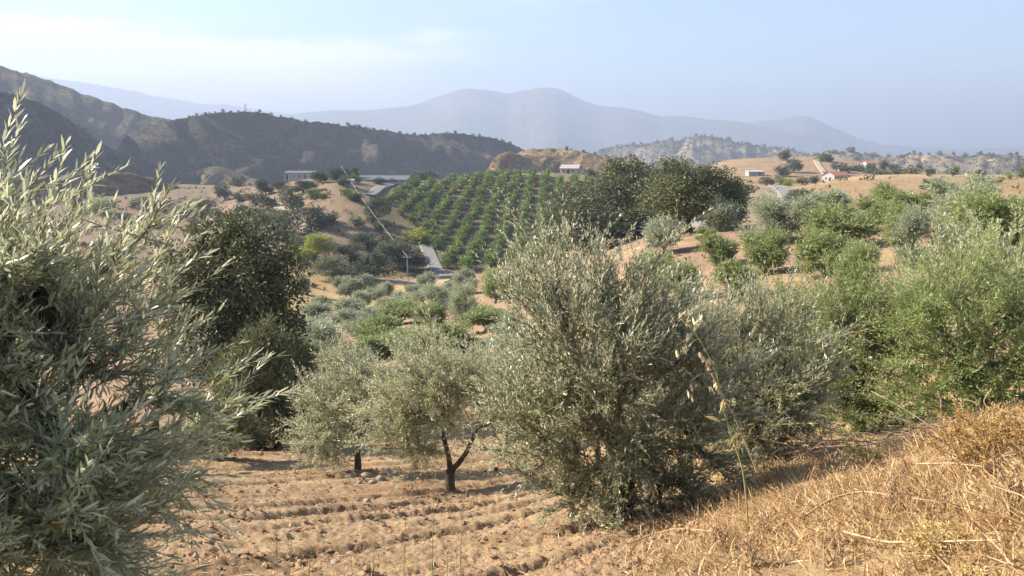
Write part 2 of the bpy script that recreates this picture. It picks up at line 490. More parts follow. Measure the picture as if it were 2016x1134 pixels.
    t.links.new(hs.outputs[0], p.inputs['Base Color'])
    b1 = N(t, 'ShaderNodeBump', Strength=1.0, Distance=0.05); t.links.new(na.outputs['Fac'], b1.inputs['Height'])
    b2 = N(t, 'ShaderNodeBump', Strength=0.5, Distance=0.4); t.links.new(nb.outputs['Fac'], b2.inputs['Height'])
    t.links.new(b1.outputs[0], b2.inputs['Normal']); t.links.new(b2.outputs[0], p.inputs['Normal'])
    o = t.nodes.new('ShaderNodeOutputMaterial'); t.links.new(p.outputs[0], o.inputs[0])
    me.materials.append(m)
    return tag(link('ground', me), 'dry ploughed and grassy ground falling into the valley', None, None, 'structure')
GROUND = build_ground()

# ------------------------------------------------------------------ hills and mountains
def hill_mat(name, cols, scale, stretch=(1, 1, 1), bump=1.0, dist=4.0):
    m, t = new_mat(name)
    geo = t.nodes.new('ShaderNodeNewGeometry')
    mp = N(t, 'ShaderNodeMapping'); mp.inputs['Scale'].default_value = stretch
    t.links.new(geo.outputs['Position'], mp.inputs[0])
    n = N(t, 'ShaderNodeTexNoise', Scale=scale, Detail=9, Roughness=0.68)
    t.links.new(mp.outputs[0], n.inputs['Vector'])
    col = ramp(t, n.outputs['Fac'], cols)
    vo = N(t, 'ShaderNodeTexVoronoi', Scale=scale * 9); t.links.new(geo.outputs['Position'], vo.inputs['Vector'])
    sp = N(t, 'ShaderNodeMapRange'); t.links.new(vo.outputs['Distance'], sp.inputs['Value'])
    sp.inputs['From Min'].default_value = 0.2; sp.inputs['From Max'].default_value = 0.45
    sp.inputs['To Min'].default_value = 0.6; sp.inputs['To Max'].default_value = 1.1
    hs = N(t, 'ShaderNodeHueSaturation'); t.links.new(col, hs.inputs['Color']); t.links.new(sp.outputs[0], hs.inputs['Value'])
    p = N(t, 'ShaderNodeBsdfPrincipled', Roughness=0.95); p.inputs['Specular IOR Level'].default_value = 0.05
    t.links.new(hs.outputs[0], p.inputs['Base Color'])
    b = N(t, 'ShaderNodeBump', Strength=bump, Distance=dist); t.links.new(n.outputs['Fac'], b.inputs['Height'])
    t.links.new(b.outputs[0], p.inputs['Normal'])
    o = t.nodes.new('ShaderNodeOutputMaterial'); t.links.new(p.outputs[0], o.inputs[0])
    return m
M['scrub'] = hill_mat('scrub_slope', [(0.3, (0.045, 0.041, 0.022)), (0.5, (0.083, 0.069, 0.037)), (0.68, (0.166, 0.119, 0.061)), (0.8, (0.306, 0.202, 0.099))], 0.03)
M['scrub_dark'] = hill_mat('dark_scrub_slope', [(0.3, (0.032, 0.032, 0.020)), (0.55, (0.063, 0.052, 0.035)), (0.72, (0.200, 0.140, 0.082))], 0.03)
M['dry_hill'] = hill_mat('dry_grass_slope', [(0.3, (0.075, 0.062, 0.036)), (0.45, (0.15, 0.105, 0.06)), (0.6, (0.23, 0.16, 0.095)), (0.75, (0.36, 0.26, 0.15))], 0.05, (1, 1, 4))
M['far_hill'] = hill_mat('far_slope', [(0.35, (0.06, 0.065, 0.04)), (0.52, (0.15, 0.12, 0.075)), (0.7, (0.40, 0.29, 0.19))], 0.012, bump=0.8, dist=8)
M['mountain'] = hill_mat('mountain_slope', [(0.35, (0.07, 0.08, 0.05)), (0.55, (0.12, 0.11, 0.08)), (0.75, (0.2, 0.17, 0.13))], 0.003, bump=0.4, dist=20)

HILLS = {}
def hill(name, label, keys, mat, base, slope, gully=0.25, cols=220, rows=36, seed=1, rough=0.02, gw=0.02, curve=1.0):
    """crest through (px,py,distance) keys; a front slope falling towards the viewer and a back slope"""
    k = np.array(keys, float)
    px = np.linspace(k[0, 0], k[-1, 0], cols)
    def smooth_interp(c):
        v = np.interp(px, k[:, 0], c)
        w = max(1, cols // 70)
        ker = np.ones(2 * w + 1) / (2 * w + 1)
        return np.convolve(np.pad(v, w, 'edge'), ker, 'valid')
    py = smooth_interp(k[:, 1]); r = smooth_interp(k[:, 2])
    crest = at(px, py, r)
    crest[:, 2] += rough * r * 0.06 * fbm(px * 0.05, px * 0 + seed, 5, seed, 0.65)
    drop = np.maximum(crest[:, 2] - base, 2.0)
    w_ = max(3, cols // 4)
    xy_ = np.stack([np.convolve(np.pad(crest[:, i], w_, 'reflect', reflect_type='odd'), np.ones(2 * w_ + 1) / (2 * w_ + 1), 'valid') for i in (0, 1)], -1)
    tg = norm(np.gradient(xy_, axis=0))
    out = norm(np.stack([tg[:, 1], -tg[:, 0]], -1) + 0.15 * norm(-crest[:, :2]))
    run = drop / math.tan(math.radians(slope))
    tf = np.linspace(0, 1, rows); tb = np.linspace(-1, 0, rows // 3)[:-1]
    V = []
    arc = np.concatenate([[0], np.cumsum(np.linalg.norm(np.diff(crest[:, :2], axis=0), axis=1))])
    for t in np.concatenate([tb, tf]):
        if t <= 0:
            s = -t
            xy = crest[:, :2] - out * (run * 1.4 * s)[:, None]
            z = crest[:, 2] - drop * s ** 1.2
        else:
            xy = crest[:, :2] + out * (run * t)[:, None]
            z = crest[:, 2] - drop * t ** curve
            g = np.abs(fbm(xy[:, 0] * gw + 0.4 * fbm(xy[:, 0] * gw, xy[:, 1] * gw, 2, seed + 3), xy[:, 1] * gw * 1.1, 4, seed + 5, 0.5))
            sp = gully * drop * math.sin(math.pi * min(1, t * 1.05)) ** 0.8
            z = z + sp * (g - 0.22) * 1.6
            xy = xy + out * (sp * (g - 0.2))[:, None]
            z = z + 0.012 * drop * fbm(arc * 0.12, np.full(cols, t * 14.0), 3, seed + 9)
        V.append(np.concatenate([xy, z[:, None]], 1))
    V = np.array(V); nr = len(V)
    idx = np.arange(nr * cols).reshape(nr, cols)
    q = np.stack([idx[:-1, :-1], idx[1:, :-1], idx[1:, 1:], idx[:-1, 1:]], -1)
    mb = MB(); mb.add(V, quads=q)
    o = tag(link(name, mb.mesh(name, mat, True)), label, None, None, 'structure')
    HILLS[label] = (V, len(tb))
    return o

hill('mountain', 'pale blue mountain range with two broad summits', [
 (440,240,5400),(520,228,5400),(580,226,5400),(630,218,5400),(680,215,5400),(710,219,5400),(760,213,5400),(800,211,5400),(850,196,5400),(885,180,5400),(920,174,5400),(950,174,5400),(990,184,5400),
 (1015,185,5400),(1035,176,5400),(1070,171,5400),(1098,171,5400),(1125,187,5400),(1165,205,5400),(1215,213,5400),(1240,212,5400),(1300,231,5400),(1350,227,5400),(1400,237,5400),(1440,236,5400),(1490,246,5400),(1560,262,5400),
 (1640,284,5400),(1720,295,5400),(1850,297,5400),(1960,300,5400),(2100,300,5400),(2300,298,5400)], M['mountain'], -90, 22, 0.08, 320, 30, 11, gw=0.0012, rough=0.03)
hill('mountain', 'long flat-topped blue ridge behind the main range', [
 (1380,262,6300),(1440,244,6300),(1490,241,6300),(1535,236,6300),(1570,229,6300),(1590,227,6300),(1608,235,6300),(1650,256,6300),(1700,276,6300),(1740,285,6300),(1800,290,6300),(1860,291,6300),(1900,294,6300),(1950,290,6300),(2016,292,6300),(2200,286,6300),(2400,284,6300)],
 M['mountain'], -90, 22, 0.08, 200, 24, 12, gw=0.0012, rough=0.03)
hill('mountain', 'faint blue ridge sloping down behind the dark hill', [
 (-500,90,6800),(-200,130,6800),(0,140,6800),(90,151,6800),(150,160,6800),(225,172,6800),(270,181,6800),(310,191,6800),(350,196,6800),(400,204,6800),(460,206,6800),(510,216,6800),(560,222,6800),(640,236,6800),(760,262,6800)],
 M['mountain'], -90, 22, 0.08, 200, 24, 13, gw=0.0012, rough=0.03)
hill('hill', 'blue-grey far hill with wooded double summit', [
 (1130,312,1800),(1170,299,1800),(1210,287,1800),(1250,285,1800),(1290,281,1800),(1320,273,1800),(1338,277,1800),(1360,269,1800),(1380,265,1800),(1410,271,1800),(1450,281,1800),(1500,287,1800),(1560,295,1800),(1620,304,1800),(1700,312,1800)],
 M['far_hill'], -60, 26, 0.35, 240, 40, 21, gw=0.006, rough=0.05)
hill('hill', 'dry gullied hills along the right horizon', [
 (1560,314,1150),(1620,302,1150),(1650,297,1150),(1690,299,1150),(1730,306,1150),(1770,308,1150),(1810,303,1150),(1850,304,1150),(1900,308,1150),(1940,303,1150),(1980,305,1150),(2016,309,1150),(2120,300,1150),(2300,290,1150)],
 M['far_hill'], -55, 24, 0.45, 240, 40, 22, gw=0.012, rough=0.05)
hill('hill', 'high scrub-covered slope descending from the left edge', [
 (-700,20,900),(-300,70,900),(0,126,900),(60,147,900),(130,172,900),(200,197,900),(260,217,900),(310,231,900),(350,240,900),(400,246,900),(470,262,900),(560,310,860)],
 M['scrub'], -40, 19, 0.09, 240, 44, 31, gw=0.012, rough=0.05)
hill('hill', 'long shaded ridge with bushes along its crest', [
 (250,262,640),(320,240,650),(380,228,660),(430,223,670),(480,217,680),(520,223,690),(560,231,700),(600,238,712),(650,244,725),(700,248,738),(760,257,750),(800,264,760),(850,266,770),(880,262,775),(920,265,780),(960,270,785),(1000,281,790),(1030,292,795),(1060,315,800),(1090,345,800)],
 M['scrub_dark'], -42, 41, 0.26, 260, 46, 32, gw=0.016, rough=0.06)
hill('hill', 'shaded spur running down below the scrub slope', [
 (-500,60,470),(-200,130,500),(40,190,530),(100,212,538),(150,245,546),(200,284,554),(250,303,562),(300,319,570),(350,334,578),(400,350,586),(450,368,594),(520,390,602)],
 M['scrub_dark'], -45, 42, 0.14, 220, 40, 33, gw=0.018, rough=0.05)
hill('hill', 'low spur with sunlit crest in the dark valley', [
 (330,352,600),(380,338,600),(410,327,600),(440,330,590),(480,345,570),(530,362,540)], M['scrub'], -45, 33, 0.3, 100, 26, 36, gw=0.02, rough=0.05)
hill('hill', 'terraced brown hill behind the white farmhouse', [
 (940,352,540),(985,322,540),(1030,296,530),(1045,292,520),(1100,293,510),(1130,295,500),(1160,302,495),(1200,312,490),(1240,321,480),(1330,338,470)],
 M['dry_hill'], -35, 24, 0.35, 160, 40, 34, gw=0.03, rough=0.05)
hill('hill', 'low tan hill with sunlit rim and shaded face', [
 (-200,352,270),(60,350,296),(120,342,303),(200,340,312),(250,341,317),(280,347,321),(320,357,325),(360,368,330),(400,384,335),(450,404,340)],
 M['dry_hill'], -32, 38, 0.10, 140, 36, 35, gw=0.03, rough=0.06)

# ------------------------------------------------------------------ vegetation builders
def leaves(mb, P, D, U, L, Wd, shape='diamond', curl=0.15):
    """P base points, D directions, U up-ish normals, L lengths, Wd widths"""
    D = norm(D); S = norm(np.cross(D, U)); Nn = np.cross(S, D)
    L = L[:, None]; Wd = Wd[:, None]
    n = len(P)
    if shape == 'diamond':
        V = np.stack([P, P + D * L * 0.5 + S * Wd * 0.5, P + D * L - Nn * L * curl, P + D * L * 0.5 - S * Wd * 0.5], 1)
        mb.add(V, quads=np.arange(n * 4).reshape(n, 4))
    else:
        c = curl
        V = np.stack([P, P + D * L * 0.30 + S * Wd * 0.46 + Nn * Wd * 0.10, P + D * L * 0.30 - S * Wd * 0.46 + Nn * Wd * 0.10,
                      P + D * L * 0.70 + S * Wd * 0.38 + Nn * (Wd * 0.08 - L * c * 0.4), P + D * L * 0.70 - S * Wd * 0.38 + Nn * (Wd * 0.08 - L * c * 0.4),
                      P + D * L - Nn * L * c], 1)
        i = (np.arange(n) * 6)[:, None]
        T = np.concatenate([i + [0, 1, 2], i + [3, 5, 4]], 0)
        Q = i + [1, 3, 4, 2]
        mb.add(V, tris=T, quads=Q)

def lobe_points(lobes, n, rng, lo=0.55, hi=1.0, zs=1.0, power=0.5):
    lobes = np.asarray(lobes, float)
    w = lobes[:, 3] ** 2; w /= w.sum()
    k = rng.choice(len(lobes), n, p=w)
    d = norm(rng.normal(size=(n, 3)))
    f = lo + (hi - lo) * rng.random(n) ** power
    P = lobes[k, :3] + d * (lobes[k, 3] * f)[:, None] * np.array([1, 1, zs])
    return P, d, k

def shoots(mbl, mbt, P0, D0, Ls, nodes, leafL, leafW, rng, bend=0.25, shape='diamond', twig_r=0.003, start=0.12, ang=0.75):
    """leafy shoots: a thin bent stem with opposite pairs of narrow leaves"""
    n = len(P0)
    D0 = norm(D0)
    up = np.array([0, 0, 1.0])
    C = (up * rng.uniform(-0.3, 1.0, (n, 1)) + rng.normal(size=(n, 3)) * 0.35) * bend
    s = np.linspace(start, 1, nodes)
    if mbt is not None:
        st = np.linspace(0, 1, 4)
        Pt = P0[:, None] + Ls[:, None, None] * (st[:, None] * D0[:, None] + (st ** 2)[:, None] * C[:, None])
        Rt = np.broadcast_to(twig_r * (1.0 - 0.75 * st), (n, 4)) * (0.7 + 0.6 * rng.random((n, 1)))
        mbt.tubes(Pt, Rt, 3, cap=False)
    Pn = P0[:, None] + Ls[:, None, None] * (s[:, None] * D0[:, None] + (s ** 2)[:, None] * C[:, None])
    Tn = norm(D0[:, None] + 2 * s[:, None] * C[:, None])
    A = norm(np.cross(Tn, norm(rng.normal(size=(n, 1, 3)))))
    B = np.cross(Tn, A)
    ph = (np.arange(nodes) % 2)[None, :, None] * (math.pi / 2) + rng.normal(size=(n, nodes, 1)) * 0.35
    R = A * np.cos(ph) + B * np.sin(ph)
    allP, allD, allU, allL, allW = [], [], [], [], []
    for sg in (1, -1):
        a = ang * (0.75 + 0.5 * rng.random((n, nodes, 1))) * (1 - 0.35 * s[None, :, None])
        D = Tn * np.cos(a) + sg * R * np.sin(a) + up * 0.12
        U = norm(Tn * 0.9 + up * 0.5 + rng.normal(size=D.shape) * 0.35)
        l = leafL * (0.65 + 0.55 * rng.random((n, nodes))) * (1 - 0.3 * s[None, :])
        keep = rng.random((n, nodes)) > 0.06
        allP.append(Pn[keep]); allD.append(D[keep]); allU.append(U[keep]); allL.append(l[keep])
        allW.append((leafW / leafL) * l[keep] * (0.8 + 0.4 * rng.random(keep.sum())))
    # the leaf at the tip
    l = leafL * (0.6 + 0.4 * rng.random(n))
    allP.append(Pn[:, -1]); allD.append(Tn[:, -1]); allU.append(norm(rng.normal(size=(n, 3)) + up)); allL.append(l); allW.append(l * leafW / leafL)
    leaves(mbl, np.concatenate(allP), np.concatenate(allD), np.concatenate(allU), np.concatenate(allL), np.concatenate(allW), shape, 0.10)

def curve_pts(a, b, k, rng, sag=0.12, lift=0.0):
    a = np.asarray(a, float); b = np.asarray(b, float)
    t = np.linspace(0, 1, k)[:, None]
    d = b - a; L = np.linalg.norm(d)
    off = rng.normal(size=3) * L * sag
    wob = np.sin(math.pi * t) * off + np.sin(2 * math.pi * t) * rng.normal(size=3) * L * sag * 0.4
    return a + d * t + wob + np.array([0, 0, 1]) * lift * L * np.sin(math.pi * t)

def limbs(mb, base, fork, targets, r0, rng, sides=8, flare=1.45):
    """trunk with a flared foot, then one tapered limb to each target"""
    P = curve_pts(base, fork, 7, rng, 0.05)
    R = r0 * np.array([flare, 1.12, 1.0, 0.95, 0.92, 0.9, 0.88])
    mb.tubes(P, R, sides, cap=True)
    ends = []
    for t in targets:
        P = curve_pts(fork, t, 7, rng, 0.08, 0.06)
        P[0] -= (np.asarray(fork) - np.asarray(base)) * 0.06
        R = r0 * np.linspace(0.66, 0.16, 7)
        mb.tubes(P, R, max(5, sides - 2), cap=True)
        ends.append(P)
    return ends

def near_olive(label, base_px, r0, lobes_px, seed, mat, n_shoots, nodes, leafL, leafW, shootL, trunk_r, fork_h,
               limb_px=None, group=None, shape='lance', base_xyz=None, up=0.5, bias=(0, 0, 0), tips=(), ang=0.75, fruit=0, brl=(0.7, 1.9), shrink=0.45, sub=True, lo=0.5, name='olive_tree', cat='olive tree', fill=0.35):
    rng = np.random.default_rng(seed)
    if base_xyz is None:
        b = at(base_px[0], base_px[1], r0); b[2] = float(ground_z(b[0:1], b[1:2])[0]) - 0.03
    else: b = np.array(base_xyz, float)
    L = []
    for (x, y, rp, dr) in lobes_px:
        p = at(x, y, r0 + dr)
        d = np.linalg.norm(p - CAM)
        L.append([*(p - b), max(rp * d / F0 * 0.94 - shrink * shootL, 0.45 * rp * d / F0)])
    L = np.array(L)
    L[:, 2] = np.maximum(L[:, 2], L[:, 3] * 0.75)
    t = thing(name, label, cat, b, group=group)
    mbl, mbt, mbb = MB(), MB(), MB()
    fork = np.array([0.02, 0, fork_h])
    cen = L[:, :3].mean(0)
    if limb_px: targets = [at(x, y, r0 + dr) - b for (x, y, dr) in limb_px]
    else:
        k = rng.choice(len(L), min(5, len(L)), replace=False); targets = L[k, :3]
    ends = limbs(mbb, (0, 0, -0.05), fork, targets, trunk_r, rng)
    nodesP = np.concatenate([e[2:] for e in ends] + [fork[None]])
    # second order branches to the lobe centres
    for q in L[:, :3]:
        j = np.argmin(((nodesP - q) ** 2).sum(1))
        P = curve_pts(nodesP[j], q, 6, rng, 0.1, 0.05)
        mbb.tubes(P, trunk_r * np.linspace(0.42, 0.10, 6), 5)
        nodesP = np.concatenate([nodesP, P[1:]])
    # leafy branchlets: each carries a fan of shoots, with gaps between one branchlet and the next
    per = 13
    Pb, db, kb = lobe_points(L, n_shoots // per, rng, lo * 0.7, 0.80, 1.0, 0.7)
    Db = norm(db * 0.8 + norm(Pb - cen) * 0.5 + np.array([0, 0, up]) + np.array(bias) + rng.normal(size=Pb.shape) * 0.3)
    Lb = shootL * rng.uniform(*brl, len(Pb))
    s_ = rng.random((len(Pb), per, 1))
    C_ = rng.normal(size=(len(Pb), 1, 3)) * 0.18
    P = (Pb[:, None] + Lb[:, None, None] * (s_ * Db[:, None] + s_ ** 2 * C_)).reshape(-1, 3)
    D = norm(Db[:, None] * 0.9 + rng.normal(size=(len(Pb), per, 3)) * 0.45 + np.array([0, 0, 0.12])).reshape(-1, 3)
    st5 = np.linspace(0, 1, 5)[None, :, None]
    mbt.tubes(Pb[:, None] + Lb[:, None, None] * (st5 * Db[:, None] + st5 ** 2 * C_), np.broadcast_to(np.linspace(0.006, 0.0025, 5), (len(Pb), 5)) * (shootL / 0.36), 4, cap=False)
    ok = P[:, 2] > 0.03
    P, D = P[ok], D[ok]
    Ls = shootL * (0.55 + 0.75 * rng.random(len(P)) ** 1.6)
    P = P - D * (Ls * 0.25)[:, None]
    if len(tips):
        # long shoots that stand clear of the crown: tip, where it comes from, length
        tp = np.array([at(a, c, r0 + dr) - b for a, c, e, f, l, dr in tips]); l_ = np.array([q[4] for q in tips])
        td = norm(np.array([[e, rng.normal() * 0.25 * math.hypot(e, f), -f] for a, c, e, f, l, dr in tips]))
        shoots(mbl, mbt, tp - td * l_[:, None], td, l_, int(nodes * 1.35), leafL, leafW, rng, 0.12, shape, twig_r=0.0034, ang=ang)
        P = np.concatenate([P, tp - td * l_[:, None]]); D = np.concatenate([D, td]); Ls = np.concatenate([Ls, l_ * 0.2])
    shoots(mbl, mbt if r0 < 9 else None, P, D, Ls, nodes, leafL, leafW, rng, 0.25, shape, twig_r=0.0028 * (shootL / 0.3) ** 0.5, ang=ang)
    # inner foliage, sparser
    ni = int(n_shoots * fill)
    P2, d2, _ = lobe_points(L, ni, rng, 0.05, 0.6, 1.0, 0.8)
    P2 = P2[P2[:, 2] > 0.03]
    D2 = norm(rng.normal(size=P2.shape) + np.array([0, 0, 0.4]))
    shoots(mbl, None, P2, D2, np.full(len(P2), shootL * 0.9), max(4, nodes // 2), leafL * 1.1, leafW * 1.2, rng, 0.2, 'diamond')
    if sub:
        # twigs joining every few shoots to the nearest branch
        sel = rng.choice(len(P), min(len(P), 260), replace=False)
        q = P[sel]
        j = np.argmin(((nodesP[None] - q[:, None]) ** 2).sum(-1), 1)
        a = nodesP[j]
        s = np.linspace(0, 1, 5)[None, :, None]
        path = a[:, None] * (1 - s) + q[:, None] * s + np.sin(math.pi * s) * (rng.normal(size=(len(q), 1, 3)) * 0.05 + np.array([0, 0, 0.03]))
        mbt.tubes(path, np.broadcast_to(np.linspace(0.008, 0.003, 5), (len(q), 5)), 4, cap=False)
    link('trunk', mbb.mesh('olive_trunk', M['bark'], True), t)
    link('crown', mbl.mesh('olive_crown', mat), t)
    if fruit:
        # green olives hanging under the outer shoots
        q = P + D * (Ls * 0.45)[:, None] + b
        x, y = project(q); dist = np.linalg.norm(q - CAM, axis=1)
        cand = np.nonzero((x > 10) & (x < 600) & (y > 500) & (y < 1120) & (dist < np.percentile(dist, 45)))[0]
        ang_ = np.arange(8) / 8 * 6.2832
        prof = [(0, 1.0), (.55, .8), (.92, .3), (1, -.1), (.85, -.55), (.45, -.88), (0, -1.0)]
        V = [(0.0085 * w * math.cos(a), 0.0085 * w * math.sin(a), 0.012 * z) for w, z in prof for a in ang_]
        fm = MB(); fm.add(V, quads=[[i * 8 + j, i * 8 + (j + 1) % 8, (i + 1) * 8 + (j + 1) % 8, (i + 1) * 8 + j] for i in range(6) for j in range(8)])
        fme = fm.mesh('olive_fruit', M['fruit'], True)
        for j in rng.choice(cand, min(fruit, len(cand)), replace=False):
            o = link('olive_fruit', fme, t, q[j] - b + np.array([0, 0, -0.018]))
            o.rotation_euler = (rng.normal() * .3, rng.normal() * .3, 0)
    link('twigs', mbt.mesh('olive_twigs', M['twig']), t)
    return t, b, L

# --- unit trees (height 1, width 1) whose meshes are shared between copies
def unit_lobes(rng, n, z0, z1, rmin, rmax, spread=0.36, flat=1.0):
    L = []
    for i in range(n):
        z = z0 + (z1 - z0) * (i + rng.random()) / n
        f = math.sqrt(max(0.05, 1 - ((z - (z0 + z1) * 0.48) / (z1 - z0) / 0.62) ** 2))
        a = rng.random() * 6.283 + i * 2.4
        q = spread * f * math.sqrt(rng.random() * 0.8 + 0.2)
        L.append([q * math.cos(a), q * math.sin(a), z, rmin + (rmax - rmin) * rng.random()])
    return np.array(L)

def unit_olive(seed, n_shoots=800, nodes=6, leafL=0.075, leafW=0.020, shootL=0.20, fork=0.12, z0=0.22, wild=0.5):
    rng = np.random.default_rng(seed)
    L = unit_lobes(rng, 12, z0, 0.84, 0.15, 0.23, 0.40)
    mbl, mbb = MB(), MB()
    limbs(mbb, (0, 0, -0.06), (0.02, 0.01, fork), L[[0, 2, 4, 7], :3], 0.045, rng, 6)
    P, d, _ = lobe_points(L, n_shoots, rng, 0.5, 1.0)
    D = norm(d + np.array([0, 0, wild]) + rng.normal(size=P.shape) * 0.4)
    Ls = shootL * (0.5 + 0.8 * rng.random(len(P)))
    P = P - D * (Ls * 0.55)[:, None]
    shoots(mbl, None, P, D, Ls, nodes, leafL, leafW, rng, 0.2)
    P, d, _ = lobe_points(L, n_shoots // 3, rng, 0.0, 0.5)
    shoots(mbl, None, P, norm(rng.normal(size=P.shape)), np.full(len(P), shootL * 0.7), 4, leafL * 1.4, leafW * 1.8, rng, 0.2)
    return mbb.mesh('olive_trunk', M['bark'], True), mbl.mesh('olive_crown', M['olive'])

def clump_crown(L, n_clumps, clump_r, per, leafL, leafW, rng, zs=1.0, fill=0.35):
    """rounded leaf clumps over the lobes: oak, citrus and shrub crowns"""
    mb = MB()
    Pc, dc, _ = lobe_points(L, n_clumps, rng, 0.75, 1.0, zs)
    Pi, di, _ = lobe_points(L, int(n_clumps * fill), rng, 0.1, 0.7, zs)
    Pc = np.concatenate([Pc, Pi]); dc = np.concatenate([dc, di])
    n = len(Pc)
    rr = clump_r * (0.6 + 0.8 * rng.random((n, 1, 1)))
    o = norm(rng.normal(size=(n, per, 3))) * rng.random((n, per, 1)) ** 0.4
    o = o * rr * np.array([1.1, 1.1, 0.8])
    P = (Pc[:, None] + o).reshape(-1, 3)
    D = (norm(o) * 0.7 + dc[:, None] * 0.5 + np.array([0, 0, 0.15]) + rng.normal(size=o.shape) * 0.5).reshape(-1, 3)
    U = (norm(o) * 0.5 + np.array([0, 0, 0.8]) + rng.normal(size=o.shape) * 0.5).reshape(-1, 3)
    l = leafL * (0.6 + 0.8 * rng.random(len(P)))
    leaves(mb, P, D, U, l, l * leafW / leafL, 'diamond', 0.12)
    return mb

def unit_oak(seed, clumps=420, per=26, clump_r=0.075, leafL=0.030, leafW=0.018, trunk=0.16, z0=0.22, nl=16, tr=0.035):
    rng = np.random.default_rng(seed)
    L = unit_lobes(rng, nl, z0, 0.86, 0.13, 0.20, 0.40)
    mbb = MB()
    limbs(mbb, (0, 0, -0.06), (0.01, 0.0, trunk), L[[0, 2, 4, 6, 8], :3], tr, rng, 7)
    mb = clump_crown(L, clumps, clump_r, per, leafL, leafW, rng)
    return mbb.mesh('oak_trunk', M['bark'], True), mb.mesh('oak_crown', M['oak'])

def unit_bush(seed, clumps=110, per=14, clump_r=0.11, leafL=0.075, leafW=0.045):
    rng = np.random.default_rng(seed)
    L = unit_lobes(rng, 8, 0.15, 0.82, 0.18, 0.28, 0.34)
    mbb = MB()
    limbs(mbb, (0, 0, -0.08), (0, 0, 0.12), L[[0, 2, 4], :3], 0.04, rng, 5)
    mb = clump_crown(L, clumps, clump_r, per, leafL, leafW, rng)
    return mbb.mesh('bush_stem', M['bark'], True), mb.mesh('bush_crown', M['oak_dark'])

UNIT = {}
UNIT['olive'] = [unit_olive(s, wild=w_, shootL=l_, z0=z_) for s, w_, l_, z_ in ((1, .5, .2, .22), (2, .9, .26, .2), (3, .3, .18, .3), (4, .7, .28, .24), (7, .5, .22, .18), (8, 1.0, .24, .3))]
UNIT['bigolive'] = [unit_olive(s, 1400, 6, 0.052, 0.012, 0.16, fork=0.08, z0=0.14) for s in (5, 6, 9)]
UNIT['oak'] = [unit_oak(s) for s in (11, 12, 17)]
UNIT['bigoak'] = [unit_oak(s, 880, 26, 0.062, 0.023, 0.014, nl=22, z0=zz_, trunk=tk_) for s, zz_, tk_ in ((14, .14, .1), (15, .25, .2), (16, .36, .26), (13, .22, .2))]
UNIT['bush'] = [unit_bush(s) for s in (21, 22, 23)]
UNIT['citrus'] = [unit_bush(s, 60, 12, 0.13, 0.11, 0.06) for s in (31, 32, 33)]
UNIT['far'] = [unit_bush(s, 36, 10, 0.14, 0.14, 0.09) for s in (41, 42)]

_cnt = {}
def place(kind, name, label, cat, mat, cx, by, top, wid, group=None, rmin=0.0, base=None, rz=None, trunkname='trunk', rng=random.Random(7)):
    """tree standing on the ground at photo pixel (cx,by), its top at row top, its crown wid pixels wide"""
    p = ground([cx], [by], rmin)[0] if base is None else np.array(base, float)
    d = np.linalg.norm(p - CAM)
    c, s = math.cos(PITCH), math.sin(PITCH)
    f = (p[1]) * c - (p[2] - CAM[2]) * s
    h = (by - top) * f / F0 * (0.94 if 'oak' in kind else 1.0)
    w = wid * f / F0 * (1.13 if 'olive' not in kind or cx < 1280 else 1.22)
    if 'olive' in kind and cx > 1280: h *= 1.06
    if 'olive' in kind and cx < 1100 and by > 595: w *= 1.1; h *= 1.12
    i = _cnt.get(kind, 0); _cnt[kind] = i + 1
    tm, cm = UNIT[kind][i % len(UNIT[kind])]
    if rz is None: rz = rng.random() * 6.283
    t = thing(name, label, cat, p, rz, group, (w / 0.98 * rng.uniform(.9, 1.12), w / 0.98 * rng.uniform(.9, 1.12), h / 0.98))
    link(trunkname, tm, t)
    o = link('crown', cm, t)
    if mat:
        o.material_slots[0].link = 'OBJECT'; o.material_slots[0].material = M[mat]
    return t

